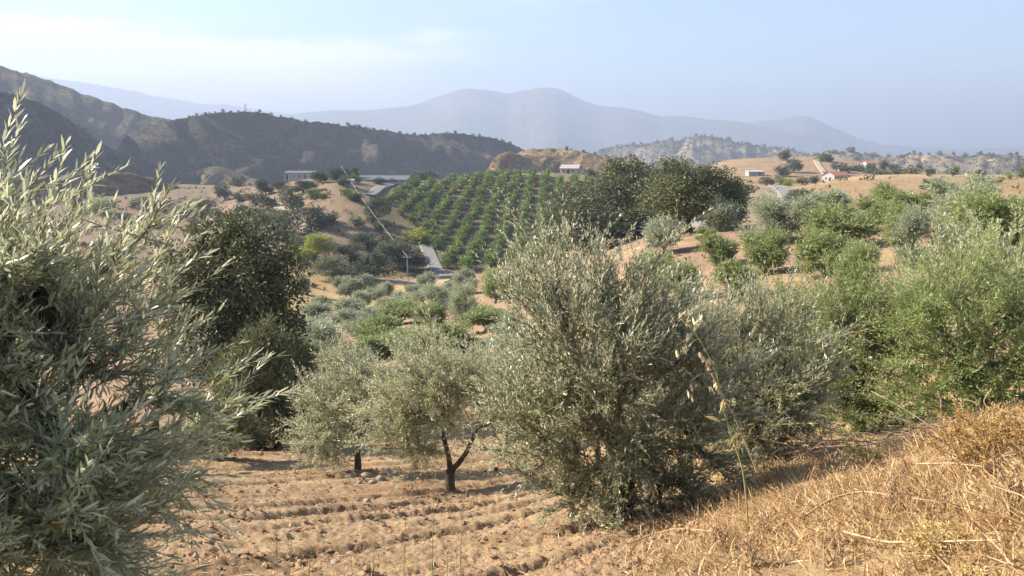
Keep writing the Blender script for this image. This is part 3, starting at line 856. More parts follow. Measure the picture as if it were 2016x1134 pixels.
# ------------------------------------------------------------------ near olive trees
OL = M['olive']
_b = np.array([-2.75, 2.7, 0.0]); _b[2] = float(ground_z(_b[0:1], _b[1:2])[0]) - 0.03
near_olive('grey-green olive tree at the left edge with long leafy shoots and green fruit', None, 2.9,
    [(-320,640,200,.1),(-180,600,140,.2),(-80,560,90,.0),(-20,560,90,.0),(60,580,80,.0),(-160,760,250,.2),(20,700,150,.0),(130,640,95,.05),
     (-140,880,280,.1),(80,820,170,-.1),(190,730,100,0),(250,790,80,.1),(110,940,150,-.1),(230,880,100,0),(310,840,60,.1),(-80,1100,260,0),(130,1060,130,-.1),(230,990,85,0)],
    101, M['olive_near'], 1950, 12, 0.072, 0.0112, 0.36, 0.11, 0.9, base_xyz=_b, up=0.25, fill=0.12, bias=(.55, -.1, .15), ang=0.6, fruit=55, brl=(0.3, 0.95),
    tips=[(590,765,1,-.35,.38,.1),(555,770,1,-.1,.4,.1),(520,730,1,-.9,.35,.1),(480,700,1,-.7,.36,.1),(400,430,1,-.5,.4,.1),(395,470,1,-.4,.4,.1),(392,535,1,-.2,.4,.1),(360,440,.8,-1,.36,.1),
          (240,340,1,-.4,.4,.1),(185,320,.8,-.7,.4,.1),(150,360,1,-.3,.4,.0),(120,275,.4,-1,.4,.1),(50,220,.5,-.8,.4,.1),(20,235,.3,-1,.36,.1),(75,310,.7,-.8,.4,0),(110,320,.6,-.8,.4,0),(200,330,.7,-.8,.36,0),(170,380,.9,-.6,.4,0),
          (300,400,.5,-1,.36,.1),(340,480,.8,-.8,.36,.1),(270,430,.6,-1,.36,0),(230,400,.5,-1,.36,0),(480,820,1,-.3,.36,.1),(470,870,1,.1,.36,.1),(500,800,1,-.5,.3,.1),(430,900,1,-.1,.36,.1),(400,960,.9,.4,.3,.1),(370,590,1,-.5,.36,.1),
          (440,1010,.9,.5,.3,.1),(420,640,1,-.6,.36,.1),(20,330,.3,-1,.36,.1),(60,360,.6,-1,.36,0),(10,300,.2,-1,.36,.1),(450,760,1,-.4,.36,.1)])
near_olive('full olive tree in the middle, its silvery shoots standing up above the crown', (1225, 1010), 6.8,
    [(1085,558,60,0),(1150,588,80,.2),(1215,588,70,.2),(1110,652,100,-.2),(1230,652,100,.1),(1060,712,75,0),(1180,740,125,-.3),(1300,720,100,.0),
     (1090,810,105,-.1),(1220,840,125,-.2),(1320,820,90,.1),(1075,890,70,-.1),(1160,930,85,-.1),(1290,930,75,0),(1240,950,70,-.1),(1020,760,55,0),(1030,850,55,0),(1350,712,70,.1),(1370,880,60,.1),(1390,760,60,.2),(1400,820,60,.2),(1390,900,50,.1),(1340,940,55,0),(1120,975,55,-.1),(1215,990,60,-.2),(1300,985,55,-.1)],
    102, M['olive_near'], 4200, 9, 0.068, 0.0128, 0.36, 0.10, 0.35, up=0.7, fill=0.34, ang=0.6,
    tips=[(1080,470,-.1,-1,.5,0),(1060,498,-.3,-1,.5,0),(1105,483,.1,-1,.5,.1),(1130,498,0,-1,.5,.1),(1150,508,.1,-1,.5,.1),(1185,496,.1,-1,.5,.1),(1205,503,0,-1,.5,.2),(1230,478,.15,-1,.55,.2),(1250,528,.3,-1,.5,.1),(1010,528,-.4,-1,.5,0),
          (1030,508,-.4,-1,.5,0),(1265,558,.5,-1,.5,.1),(1095,508,-.2,-1,.4,-.1),(1170,528,.1,-1,.4,0),(1000,640,-1,-.6,.4,0),(985,720,-1,-.4,.4,0),(1290,560,.6,-1,.5,.1),(1215,533,.1,-1,.4,0),(1045,548,-.3,-1,.4,-.1)])
near_olive('olive tree joined to the middle one, with bare arching shoots on its top', (1470, 895), 8.5,
    [(1370,655,50,.2),(1450,665,65,.1),(1530,675,60,0),(1390,745,85,.2),(1480,765,95,0),(1545,785,55,0),(1410,805,75,.1),(1490,825,75,0),(1560,825,45,.1),(1350,795,70,.2),(1590,735,55,.1),(1440,875,55,0),(1520,875,50,0),(1330,695,50,.2)],
    103, M['olive_near'], 3300, 8, 0.072, 0.0138, 0.40, 0.09, 0.4, shape='diamond', up=0.55, fill=0.25, ang=0.6,
    tips=[(1330,560,-.3,-1,.6,.1),(1365,575,.1,-1,.6,.1),(1400,570,.3,-1,.6,.1),(1450,590,.6,-.8,.6,.1),(1480,605,.8,-.6,.6,.1),(1530,615,.9,-.5,.6,.1),(1580,620,1,-.4,.6,.1),(1640,640,1,-.3,.7,.1),(1630,670,1,-.2,.7,.1),(1420,610,.2,-1,.5,.1)])
near_olive('small olive with forked trunk beside the ploughed rows, stones at its foot', (703, 930), 13.8,
    [(640,800,55,0),(695,770,55,.2),(640,865,50,0),(710,825,45,.2),(615,840,36,0),(755,770,45,.3),(690,730,36,.2),(660,830,50,-.2)],
    104, M['olive_near'], 1400, 7, 0.092, 0.018, 0.36, 0.07, 0.32, limb_px=[(670,810,0),(725,820,.1)], shape='diamond', up=0.4, shrink=0.25)
near_olive('olive with a Y-shaped trunk standing in the ploughed soil', (885, 965), 11.7,
    [(830,760,65,0),(900,780,65,.1),(800,840,60,0),(870,820,55,0),(955,790,45,.1),(860,720,42,.2),(780,790,50,.1),(930,735,42,.1),(805,890,36,-.1),(835,890,30,-.1),(965,835,30,.1),(975,820,30,.2)],
    105, M['olive_near'], 2300, 7, 0.086, 0.0165, 0.38, 0.08, 0.32, limb_px=[(855,830,0),(950,800,.1)], shape='diamond', up=0.4, shrink=0.25)
near_olive('bright green olive bush in front of the dry brushwood', (1690, 862), 10.6,
    [(1645,630,70,0),(1715,640,65,.1),(1620,715,65,0),(1700,725,85,0),(1640,790,65,0),(1735,800,75,.1),(1765,700,60,.2),(1600,800,40,0)],
    106, M['olive_green'], 2100, 7, 0.075, 0.0155, 0.34, 0.10, 0.35, shape='diamond', up=0.6)
near_olive('broad olive bush at the right edge above the golden dry bush', (1890, 850), 10.0,
    [(1830,620,75,0),(1900,590,75,.1),(1860,700,90,0),(1950,680,85,0),(1830,780,65,0),(1920,790,85,0),(2010,740,75,0),(1990,620,75,.2),(2080,680,90,.2)],
    107, M['olive_green'], 2500, 7, 0.074, 0.015, 0.34, 0.10, 0.35, shape='diamond', up=0.6)
near_olive('pale olive crown behind the right-edge bush', (1940, 690), 15.5,
    [(1840,540,50,0),(1900,530,50,.2),(1960,530,55,0),(2016,540,55,.2),(1880,590,55,0),(1960,600,60,0),(2030,610,60,.2),(1820,600,40,0)],
    108, OL, 1300, 6, 0.125, 0.027, 0.42, 0.10, 0.4, shape='diamond', up=0.7)
near_olive('low green olive behind the arching shoots', (1570, 690), 19,
    [(1530,635,42,0),(1585,625,45,.2),(1560,675,48,0),(1620,655,40,.2),(1500,665,36,0)],
    109, M['olive_green'], 800, 6, 0.14, 0.03, 0.45, 0.09, 0.4, shape='diamond', up=0.6)
near_olive('pale olive crown half hidden between the Y-trunk olive and the middle tree', (1000, 850), 15.5,
    [(975,765,36,0),(1010,730,36,.2),(1040,770,36,0),(950,730,30,.3),(1000,800,36,0)],
    110, OL, 700, 6, 0.125, 0.027, 0.42, 0.08, 0.4, shape='diamond', up=0.5)

def near_oak():
    rng = np.random.default_rng(131); r0 = 22.0
    b = at(455, 865, r0); b[2] = float(ground_z(b[0:1], b[1:2])[0]) - 0.05
    t = thing('holm_oak', 'tall holm oak behind the left olive, broad rounded dark crown', 'oak tree', b)
    L = []
    for x, y, rp, dr in [(385,520,55,0),(430,470,52,.5),(485,465,52,0),(530,490,48,.4),(560,540,42,.2),(410,560,70,-.3),(480,550,75,-.5),(540,590,55,0),(370,610,55,.2),(440,640,75,-.3),(520,660,65,-.2),(565,650,38,.3),(390,700,60,0),(470,720,70,-.2),(545,725,50,.2),(480,600,80,1.6),(430,540,70,1.6),(340,560,50,.5)]:
        p = at(x, y, r0 + dr); L.append([*(p - b), rp * np.linalg.norm(p - CAM) / F0 * .92])
    L = np.array(L)
    mbb = MB()
    ends = limbs(mbb, (0, 0, -.1), (.1, 0, 1.5), L[[0, 1, 3, 6, 9, 10, 13], :3], .17, rng, 9)
    for q in L[:, :3]:
        P_ = np.concatenate(ends); j = np.argmin(((P_ - q) ** 2).sum(1))
        mbb.tubes(curve_pts(P_[j], q, 6, rng, .1), np.linspace(.05, .015, 6), 5)
    link('trunk', mbb.mesh('oak_trunk', M['bark'], True), t)
    mb = clump_crown(L, 1200, .24, 28, .10, .062, rng, fill=.3)
    link('crown', mb.mesh('oak_crown', M['oak']), t)
near_oak()

# ------------------------------------------------------------------ trees and shrubs standing further off
# kind, leaf, centre px, foot px, top px, width px, label
TREES = [
 # holm oaks
 ('bigoak','oak_mid',1185,494,348,245,'broad bushy holm oak whose crown reaches the ground beside the plantation'),
 ('bigoak','oak_mid',1258,468,303,200,'holm oak rising behind two others, highest domed crown'),
 ('bigoak','oak_mid',1358,460,311,190,'holm oak with a bare dark trunk standing above the grove'),
 ('bigoak','oak_mid',1298,452,325,140,'holm oak filling the gap between the highest dome and the bare-trunked oak'),
 ('oak','oak_mid',1420,450,350,100,'smaller holm oak leaning out beside the bare-trunked one'),
 # near left; the olives' shade is put into their colour by the darker oak leaf
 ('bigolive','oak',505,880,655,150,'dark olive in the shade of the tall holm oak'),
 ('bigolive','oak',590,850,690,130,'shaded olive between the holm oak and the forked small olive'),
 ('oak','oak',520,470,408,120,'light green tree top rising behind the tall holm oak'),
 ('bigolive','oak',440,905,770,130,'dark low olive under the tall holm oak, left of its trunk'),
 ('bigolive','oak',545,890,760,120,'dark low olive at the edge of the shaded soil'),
 # slope olives in the middle, nearer
 ('bigolive','olive_silver',640,735,640,130,'pale round olive on the slope left of the green row'),
 ('bigolive','olive_silver',710,662,610,100,'silvery olive at the edge of the dry meadow'),
 ('olive','olive_green',775,682,633,110,'low green olive hedge-like below the silvery ones'),
 ('olive','olive_green',865,712,648,104,'green olive just behind the Y-trunk olive'),
 ('olive','olive_green',945,716,688,48,'small green olive bush on bare furrowed earth'),
 ('bigolive','olive_silver',1000,695,645,98,'grey olive beside the upright shoots of the middle tree'),
 ('olive','olive_green',785,638,600,76,'round green olive at the foot of the meadow'),
 ('olive','olive_green',848,644,600,52,'small green olive with a thin trunk and long shadow'),
 ('olive','olive_green',958,653,611,94,'wide low green olive on furrowed earth'),
 ('bigolive','olive_silver',922,636,566,68,'tall silvery olive on the furrowed slope'),
 ('bigolive','olive_silver',851,612,563,78,'wide silvery olive left of the tall one'),
 ('olive','olive_silver',922,580,533,56,'silvery olive under the first plantation rows'),
 ('olive','olive_green',975,597,541,50,'green olive at the top of the furrowed slope, thin trunk'),
 ('olive','olive_green',1014,596,540,50,'green olive touching the thin-trunked one'),
 ('olive','olive_silver',1034,548,500,40,'grey olive at the lower end of the plantation'),
 ('olive','olive_silver',840,570,536,32,'grey olive next to the concrete culvert'),
 ('olive','olive_silver',814,586,560,32,'small grey olive at the right end of the meadow'),
 # meadow olives
 ('olive','olive_silver',592,579,542,36,'lone round olive at the upper corner of the dry meadow'),
 ('olive','olive_silver',673,570,544,28,'round olive behind the largest meadow olive'),
 ('olive','olive_silver',690,588,547,48,'largest round olive in the dry meadow'),
 ('olive','olive_silver',714,566,542,40,'olive at the upper edge of the dry meadow by the oaks'),
 ('olive','olive_silver',713,607,576,34,'leaning meadow olive with a bare trunk'),
 ('olive','olive_silver',743,596,568,30,'small round meadow olive with a visible trunk'),
 ('olive','olive_silver',756,583,556,38,'meadow olive behind the small round one'),
 ('olive','olive_silver',759,611,588,32,'low olive at the lower meadow edge'),
 ('olive','olive_silver',632,611,585,34,'olive behind the dark one in the lower meadow'),
 ('olive','olive_silver',620,637,602,52,'dark round olive in the lower left meadow'),
 ('olive','olive_silver',689,622,591,50,'spreading grey olive below the leaning one'),
 ('olive','olive_silver',648,644,620,38,'low grey olive under the lower meadow'),
 ('bigolive','olive_silver',600,700,628,110,'pale olive under the lower meadow, left of the round one'),
 ('bigolive','olive_green',740,730,668,110,'green olive behind the forked small olive'),
 ('bigolive','olive_silver',680,770,690,120,'grey olive directly behind the forked small olive'),
 ('bigolive','olive_green',800,700,650,110,'green olive in the hedge-like row above the Y-trunk olive'),
 ('bigolive','olive_silver',1000,660,615,70,'grey olive on the slope left of the upright shoots'),
 ('olive','olive_silver',880,590,556,44,'grey olive between the silvery ones under the plantation'),
 ('olive','olive_silver',790,606,578,40,'grey olive at the right lower meadow corner'),
 ('bigolive','oak',560,760,670,120,'shaded grey olive at the foot of the tall holm oak'),  # darker oak leaf colour stands in for the shade on this olive
 ('bigolive','olive_green',1060,620,560,70,'green olive beside the left flank of the middle tree'),
 ('olive','olive_green',1290,560,500,60,'green olive behind the tips of the middle tree'),
 ('oak','oak_dark',690,520,478,60,'dark oak below the brown bank'),
 ('oak','oak_dark',770,505,460,56,'dark oak left of the valley road'),
 ('bush','oak_dark',655,440,418,40,'dark bush in the middle of the golden knoll slope'),
 ('bush','oak',700,445,424,36,'grey bush on the golden knoll slope'),
 ('oak','oak',580,500,462,50,'grey-green oak left of the yellow-green tree'),
 ('bush','oak_dark',548,470,440,40,'dark bush below the dirt track'),
 ('bush','oak',440,440,412,44,'grey-green bush on the valley floor behind the holm oak'),
 ('bush','oak_dark',480,425,400,36,'dark bush on the valley floor beyond the holm oak'),
 ('bush','oak',365,430,405,44,'grey bush on the valley floor near the left olive tips'),
 # right-hand grove
 ('olive','olive_silver',1306,498,437,68,'grey olive under the oaks at the grove corner'),
 ('olive','olive_silver',1416,459,395,62,'silvery olive with a straight trunk right of the bare oak trunk'),
 ('bigolive','olive_silver',1500,477,392,118,'large silvery olive in the upper grove'),
 ('olive','olive_green',1388,480,450,36,'little green bush below the bare oak trunk'),
 ('olive','olive_green',1408,522,468,64,'round green olive on pink earth'),
 ('olive','olive_green',1507,538,460,84,'dense green olive casting a shadow on pink earth'),
 ('olive','olive_silver',1580,476,394,70,'pale olive right of the large silvery one'),
 ('olive','olive_green',1650,484,415,112,'wide green olive in the grove, dark right side'),
 ('olive','olive_green',1624,541,463,104,'green olive on a short trunk in front of the wide one'),
 ('olive','olive_green',1714,456,395,66,'green olive with its trunk showing on bare earth'),
 ('olive','olive_green',1750,425,368,64,'green olive in the back of the grove under the tan crest'),
 ('olive','olive_green',1768,500,413,66,'upright green olive next to the blue-grey one'),
 ('olive','olive_green',1798,440,383,80,'green olive before the big pale crown'),
 ('bigolive','olive_silver',1893,450,350,130,'biggest pale olive crown of the upper grove'),
 ('olive','olive_green',1936,496,393,120,'large round green olive near the right edge'),
 ('bigolive','olive_silver',1815,530,420,106,'blue-grey olive in the middle of the right grove'),
 ('olive','olive_silver',1636,422,378,68,'grey olive below the concrete road bend'),
 ('bigolive','olive_green',1700,600,485,120,'broad light green olive behind the near bushes'),
 ('olive','olive_green',1335,600,520,70,'small green olive behind the upright shoots'),
 ('olive','olive_green',1440,590,520,80,'low green olive between the near trees and pink earth'),
 ('oak','oak_dark',1572,410,370,56,'dark oak bush beside the concrete road'),
 ('oak','oak_dark',1836,382,348,42,'dark bush on the tan slope above the big pale olive'),
 ('olive','olive_green',2010,440,395,44,'thin olive at the right border of the upper grove'),
 # dark oaks round the knoll and the valley road
 ('oak','oak_dark',523,362,334,34,'dark oak left of the white barn'),
 ('oak','oak_dark',557,356,332,30,'dark oak against the left wall of the white barn'),
 ('oak','oak_dark',587,345,323,22,'round oak top behind the white barn'),
 ('oak','oak_dark',523,384,352,40,'dark oak below and left of the white barn'),
 ('oak','oak_dark',555,380,352,38,'dark oak in front of the white barn'),
 ('oak','oak_dark',596,380,353,56,'wide dark oak below the white barn'),
 ('oak','oak_dark',632,360,336,36,'dark oak right of the white barn'),
 ('oak','oak_dark',664,358,328,36,'oak at the far end of the pale cable'),
 ('oak','oak_dark',694,352,328,32,'oak between the cable end and the grey roof'),
 ('bush','oak',577,418,368,42,'blue-grey bush beside the dirt track'),
 ('bush','oak_dark',612,450,402,56,'dark round bush below the golden knoll'),
 ('bush','oak_dark',505,408,382,24,'dark bush at the far side of the dirt track'),
 ('bush','oak_dark',527,412,382,34,'dark bush left of the dirt track bend'),
 ('bush','citrus',616,390,370,24,'bright green bush on the golden knoll'),
 ('bush','yellow',635,391,379,16,'small yellow-green bush on the golden knoll'),
 ('bush','citrus',686,394,371,30,'green bush right of the bright one on the knoll'),
 ('bush','oak_dark',708,398,378,24,'dark bush under the tile-roofed shed'),
 ('oak','oak_dark',741,432,385,52,'dark oak at the left corner of the plantation'),
 ('bush','oak_dark',730,440,417,30,'dark bush under the corner oak'),
 ('bush','oak_dark',753,458,432,26,'dark bush on the bank below the plantation'),
 ('oak','oak_dark',724,492,455,58,'dark oak on the brown bank above the utility pole'),
 ('oak','yellow',618,518,455,80,'bright yellow-green tree below the knoll'),
 ('oak','oak_dark',797,534,468,96,'dark oak grove tree standing by the utility pole'),
 ('oak','oak',658,556,498,80,'grey-green oak at the head of the dry meadow'),
 ('oak','oak_dark',730,552,490,66,'dark oak between the meadow and the brown bank'),
 ('bush','yellow',822,478,450,54,'yellowish bush beside the plantation corner'),
 ('bush','oak_dark',677,368,345,24,'dark bush around the tile-roofed shed'),
 ('bush','citrus',700,360,343,22,'light green bush above the tile-roofed shed'),
 ('bush','oak_dark',747,362,349,22,'dark bush in front of the long grey roof'),
 ('bush','yellow',775,353,330,14,'slender pale tree before the long grey roof'),
 ('bush','oak',776,363,351,20,'bush at the foot of the slender pale tree'),
 ('bush','oak_dark',404,414,388,38,'dark bush at the end of the tan hill'),
 ('bush','oak_dark',444,394,363,32,'dark bush on the valley floor left of the track'),
 ('bush','oak_dark',469,400,379,26,'small dark bush under the low spur'),
 ('bush','oak_dark',472,368,345,30,'dark bush at the foot of the long ridge'),
 ('bush','oak',498,398,380,28,'grey bush left of the dirt track'),
 ('bush','oak',303,414,388,66,'grey-green bush under the tan hill'),
 ('bush','olive_green',202,422,386,52,'green bush behind the tips of the left olive'),
 ('bush','oak_dark',160,412,388,26,'dark bush below the tan hill rim'),
 # the hedge between grey roof and plantation
 ('bush','oak',818,358,337,30,'first bush of the hedge above the plantation'),
 ('bush','oak_dark',848,356,336,34,'dark second bush of the hedge above the plantation'),
 ('bush','yellow',876,354,332,28,'yellowish third bush of the hedge above the plantation'),
 ('bush','oak',905,352,334,30,'fourth bush of the hedge above the plantation'),
 ('bush','oak_dark',935,349,334,30,'fifth bush of the hedge above the plantation'),
 ('bush','oak',967,346,327,22,'tallest bush at the right end of the plantation hedge'),
 ('bush','oak_dark',1168,350,334,30,'dark bush right of the white farmhouse'),
 # right background
 ('bush','oak_dark',1537,347,325,28,'dark round tree on the knoll slope'),
 ('bush','oak_dark',1563,340,313,28,'larger dark tree on the knoll slope'),
 ('bush','oak_dark',1548,316,296,26,'dark tree on top of the knoll'),
 ('bush','oak_dark',1620,318,300,34,'pair-like dark crown at the top of the hedge line'),
 ('bush','oak',1510,366,348,26,'bush at the left end of the hedge by the concrete road'),
 ('bush','oak',1533,366,346,28,'bush in the hedge by the concrete road, next to the yellow one'),
 ('bush','yellow',1555,366,350,22,'yellowish bush in the hedge by the concrete road'),
 ('bush','oak',1580,364,348,24,'bush in the hedge midway to the red-roofed house'),
 ('bush','oak_dark',1605,362,346,22,'bush at the red-roofed house end of the hedge'),
 ('bush','oak_dark',1831,347,330,18,'small tree on the tan crest, first right of the bushes'),
 ('bush','oak',1875,347,326,20,'small tree with a clear stem on the tan crest'),
 ('bush','oak_dark',1925,347,335,24,'low dark bush on the tan crest'),
 ('bush','olive_green',1957,345,326,14,'thin young tree on the tan crest'),
 ('bush','olive_green',1966,362,347,12,'young tree on the tan slope below the crest'),
 ('bush','olive_green',1983,354,338,14,'young tree near the right edge of the tan crest'),
 ('bush','oak',2012,350,328,18,'tree on the tan crest cut by the right border'),
]
_rr = random.Random(5)
for kind, mt, cx, by, top, wd, lab in TREES:
    nm, ct = ('holm_oak', 'oak tree') if 'oak' in kind and mt.startswith('oak') else ('olive_tree', 'olive tree') if 'olive' in kind else ('shrub', 'bush')
    if kind == 'oak' and mt == 'yellow': nm, ct = 'leafy_tree', 'tree'
    grp = {'olive': 'olives of the grove', 'bigolive': 'olives of the grove', 'bush': 'bushes of the valley'}.get(kind, 'dark oaks of the valley')
    place(kind, nm, lab, ct, mt, cx, by, top, wd, grp, rmin=18 if by < 900 and r'' == '' else 0)

for i in range(16):
    x = 250 + i * 20 + _rr.uniform(-9, 9); y = 405 + 45 * _rr.random() + i * 1.5
    place('bush', 'shrub', 'grey-brown bush in the scrub between the tan hill and the dirt track', 'bush', _rr.choice(['oak_dark', 'oak']), x, y, y - _rr.uniform(10, 20), _rr.uniform(18, 36), 'scrub left of the dirt track', rmin=120)

# band of bushes right of the red-roofed house
for i in range(22):
    x = 1636 + i * 8.4 + _rr.uniform(-3, 3)
    y = 347 - 14 * abs(math.sin(i * 1.7)) + (0 if x < 1760 else 4)
    place('far', 'shrub', 'dark bush in the scrub belt behind the red-roofed house', 'bush', _rr.choice(['oak_dark', 'oak_dark', 'oak']), x, y, y - _rr.uniform(9, 17), _rr.uniform(14, 26), 'scrub belt behind the red-roofed house', rmin=300)

# plantation rows
def in_poly(x, y, P):
    c = False; j = len(P) - 1
    for i in range(len(P)):
        if (P[i][1] > y) != (P[j][1] > y) and x < (P[j][0] - P[i][0]) * (y - P[i][1]) / (P[j][1] - P[i][1]) + P[i][0]: c = not c
        j = i
    return c
POLY = [(750,388),(766,412),(784,428),(806,442),(828,458),(846,482),(858,508),(866,534),(930,536),(1000,530),(1060,522),(1085,480),(1110,430),(1165,400),(1165,358),(1090,357),(1085,347),(1012,346),(960,350),(915,357),(860,360),(796,364)]
ORD = ['first', 'second', 'third', 'fourth', 'fifth', 'sixth', 'seventh', 'eighth', 'ninth', 'tenth', 'eleventh', 'twelfth', 'thirteenth', 'fourteenth', 'fifteenth', 'sixteenth', 'seventeenth', 'eighteenth']
_o = ground([1102], [420], 100)[0][:2]
_az = math.radians(3.4)
_d = np.array([math.sin(_az), math.cos(_az)]); _nn = np.array([_d[1], -_d[0]])
rows = []
for k in range(-26, 4):
    row = []
    for j in range(-40, 60):
        q = _o + _nn * (k * 4.75) + _d * (j * 5.2 + _rr.uniform(-.35, .35)) + _nn * _rr.uniform(-.25, .25)
        if not 120 < np.hypot(*q) < 320: continue
        z = float(H(q[0:1], q[1:2])[0])
        x, y = project(np.array([q[0], q[1], z]))
        if in_poly(float(x), float(y), POLY): row.append((q[0], q[1], z))
    if len(row) > 1: rows.append(row)
_tot = 0
for i, row in enumerate(rows):
    for q in row:
        s = _rr.uniform(0.85, 1.15)
        tm, cm = UNIT['citrus'][_rr.randrange(3)]
        t = thing('citrus_tree', 'glossy green fruit tree in the %s plantation row from the left' % ORD[min(i, 17)], 'fruit tree', q, -_az + _rr.choice([0, math.pi]), 'fruit trees planted in rows', (2.9 * s, 6.4 * s, 2.7 * s * _rr.uniform(.9, 1.15)))
        link('trunk', tm, t)
        o = link('crown', cm, t); o.material_slots[0].link = 'OBJECT'; o.material_slots[0].material = M['citrus']
        _tot += 1
print('plantation', len(rows), _tot)

# bushes along the crests of the hills
def crest_bushes(label_hill, xs, label, hpx, group, mat=('oak_dark', 'oak')):
    V, k0 = HILLS[label_hill]
    C = V[k0]
    cx, cy = project(C)
    for x in xs:
        x = x + _rr.uniform(-4, 4)
        j = int(np.argmin(np.abs(cx - x)))
        j2 = k0 + (1 if _rr.random() < 0.4 else 0)
        p = V[j2, j].copy(); p[2] -= 0.4
        d = np.hypot(p[0], p[1])
        h = _rr.uniform(*hpx) * d / F0; w = h * _rr.uniform(1.0, 1.9)
        tm, cm = UNIT['far'][_rr.randrange(2)]
        t = thing('shrub', label, 'bush', p, _rr.random() * 6.28, group, (w, w, h))
        link('trunk', tm, t)
        o = link('crown', cm, t); o.material_slots[0].link = 'OBJECT'; o.material_slots[0].material = M[_rr.choice(mat)]
crest_bushes('long shaded ridge with bushes along its crest', [372,385,400,412,425,440,455,468,500,508,530,552,575,582,588,596,612,630,650,668,684,700,706,714,724,733,745,760,785,800,816,835,850,878,882,900,915,930,945,960,975,990,1005,1018], 'dark bush on the crest of the long shaded ridge', (3, 7), 'bushes along the long ridge')
crest_bushes('blue-grey far hill with wooded double summit', list(range(1180, 1560, 9)), 'tiny dark tree on the crest of the wooded double summit', (3, 6), 'trees along the far hill crest')
crest_bushes('dry gullied hills along the right horizon', [1640,1655,1668,1680,1700,1722,1745,1770,1785,1792,1800,1812,1830,1850,1880,1905,1930,1945,1960,1990,2005], 'dark bush on the crest of the dry gullied hills', (3.5, 8), 'bushes along the dry hills')
crest_bushes('terraced brown hill behind the white farmhouse', [1062,1092,1115,1150,1172,1185,1196,1208,1222,1236], 'low bush on the crest of the terraced brown hill', (3, 7), 'bushes on the terraced hill')
# ------------------------------------------------------------------ grass, straw, clods, stones
M['straw'] = leaf_mat('straw', [(0.0, (0.26, 0.155, 0.065)), (0.5, (0.46, 0.30, 0.14)), (0.9, (0.60, 0.43, 0.23)), (1.0, (0.72, 0.60, 0.40))], rough=0.6, trans=0.25, spec=0.3)
M['clod'] = rough_mat('soil_clod', (0.22, 0.135, 0.08), (0.33, 0.215, 0.13), scale=30, bump=0.5)
M['stone'] = rough_mat('pale_stone', (0.20, 0.165, 0.13), (0.36, 0.31, 0.26), scale=18, bump=0.4)
M['gold'] = leaf_mat('golden_dry_leaf', [(0.0, (0.24, 0.145, 0.05)), (0.6, (0.40, 0.26, 0.09)), (1.0, (0.54, 0.39, 0.17))], rough=0.7, trans=0.3, spec=0.2)
M['paleyellow'] = leaf_mat('pale_yellow_flower', [(0.0, (0.45, 0.33, 0.12)), (1.0, (0.66, 0.54, 0.24))], rough=0.7, trans=0.3, spec=0.2)
M['russet'] = leaf_mat('russet_dry_leaf', [(0.0, (0.16, 0.09, 0.045)), (0.6, (0.30, 0.18, 0.09)), (1.0, (0.44, 0.30, 0.17))], rough=0.7, trans=0.2, spec=0.2)
M['cane'] = rough_mat('dry_cane', (0.28, 0.19, 0.11), (0.46, 0.34, 0.21), scale=30, bump=0.1, rough=0.6)
M['stalk'] = rough_mat('green_stalk', (0.20, 0.21, 0.08), (0.34, 0.32, 0.14), scale=30, bump=0.1, rough=0.6)
M['scrubleaf'] = leaf_mat('low_scrub_leaf', [(0.0, (0.05, 0.055, 0.022)), (0.5, (0.10, 0.095, 0.04)), (1.0, (0.20, 0.16, 0.075))], rough=0.8, trans=0.15, spec=0.1)

RNG = np.random.default_rng(77)
def sample_ground(n, r0, r1, th0=-0.72, th1=0.78):
    r = np.exp(RNG.uniform(math.log(r0), math.log(r1), n)); th = RNG.uniform(th0, th1, n)
    return r * np.sin(th), r * np.cos(th)

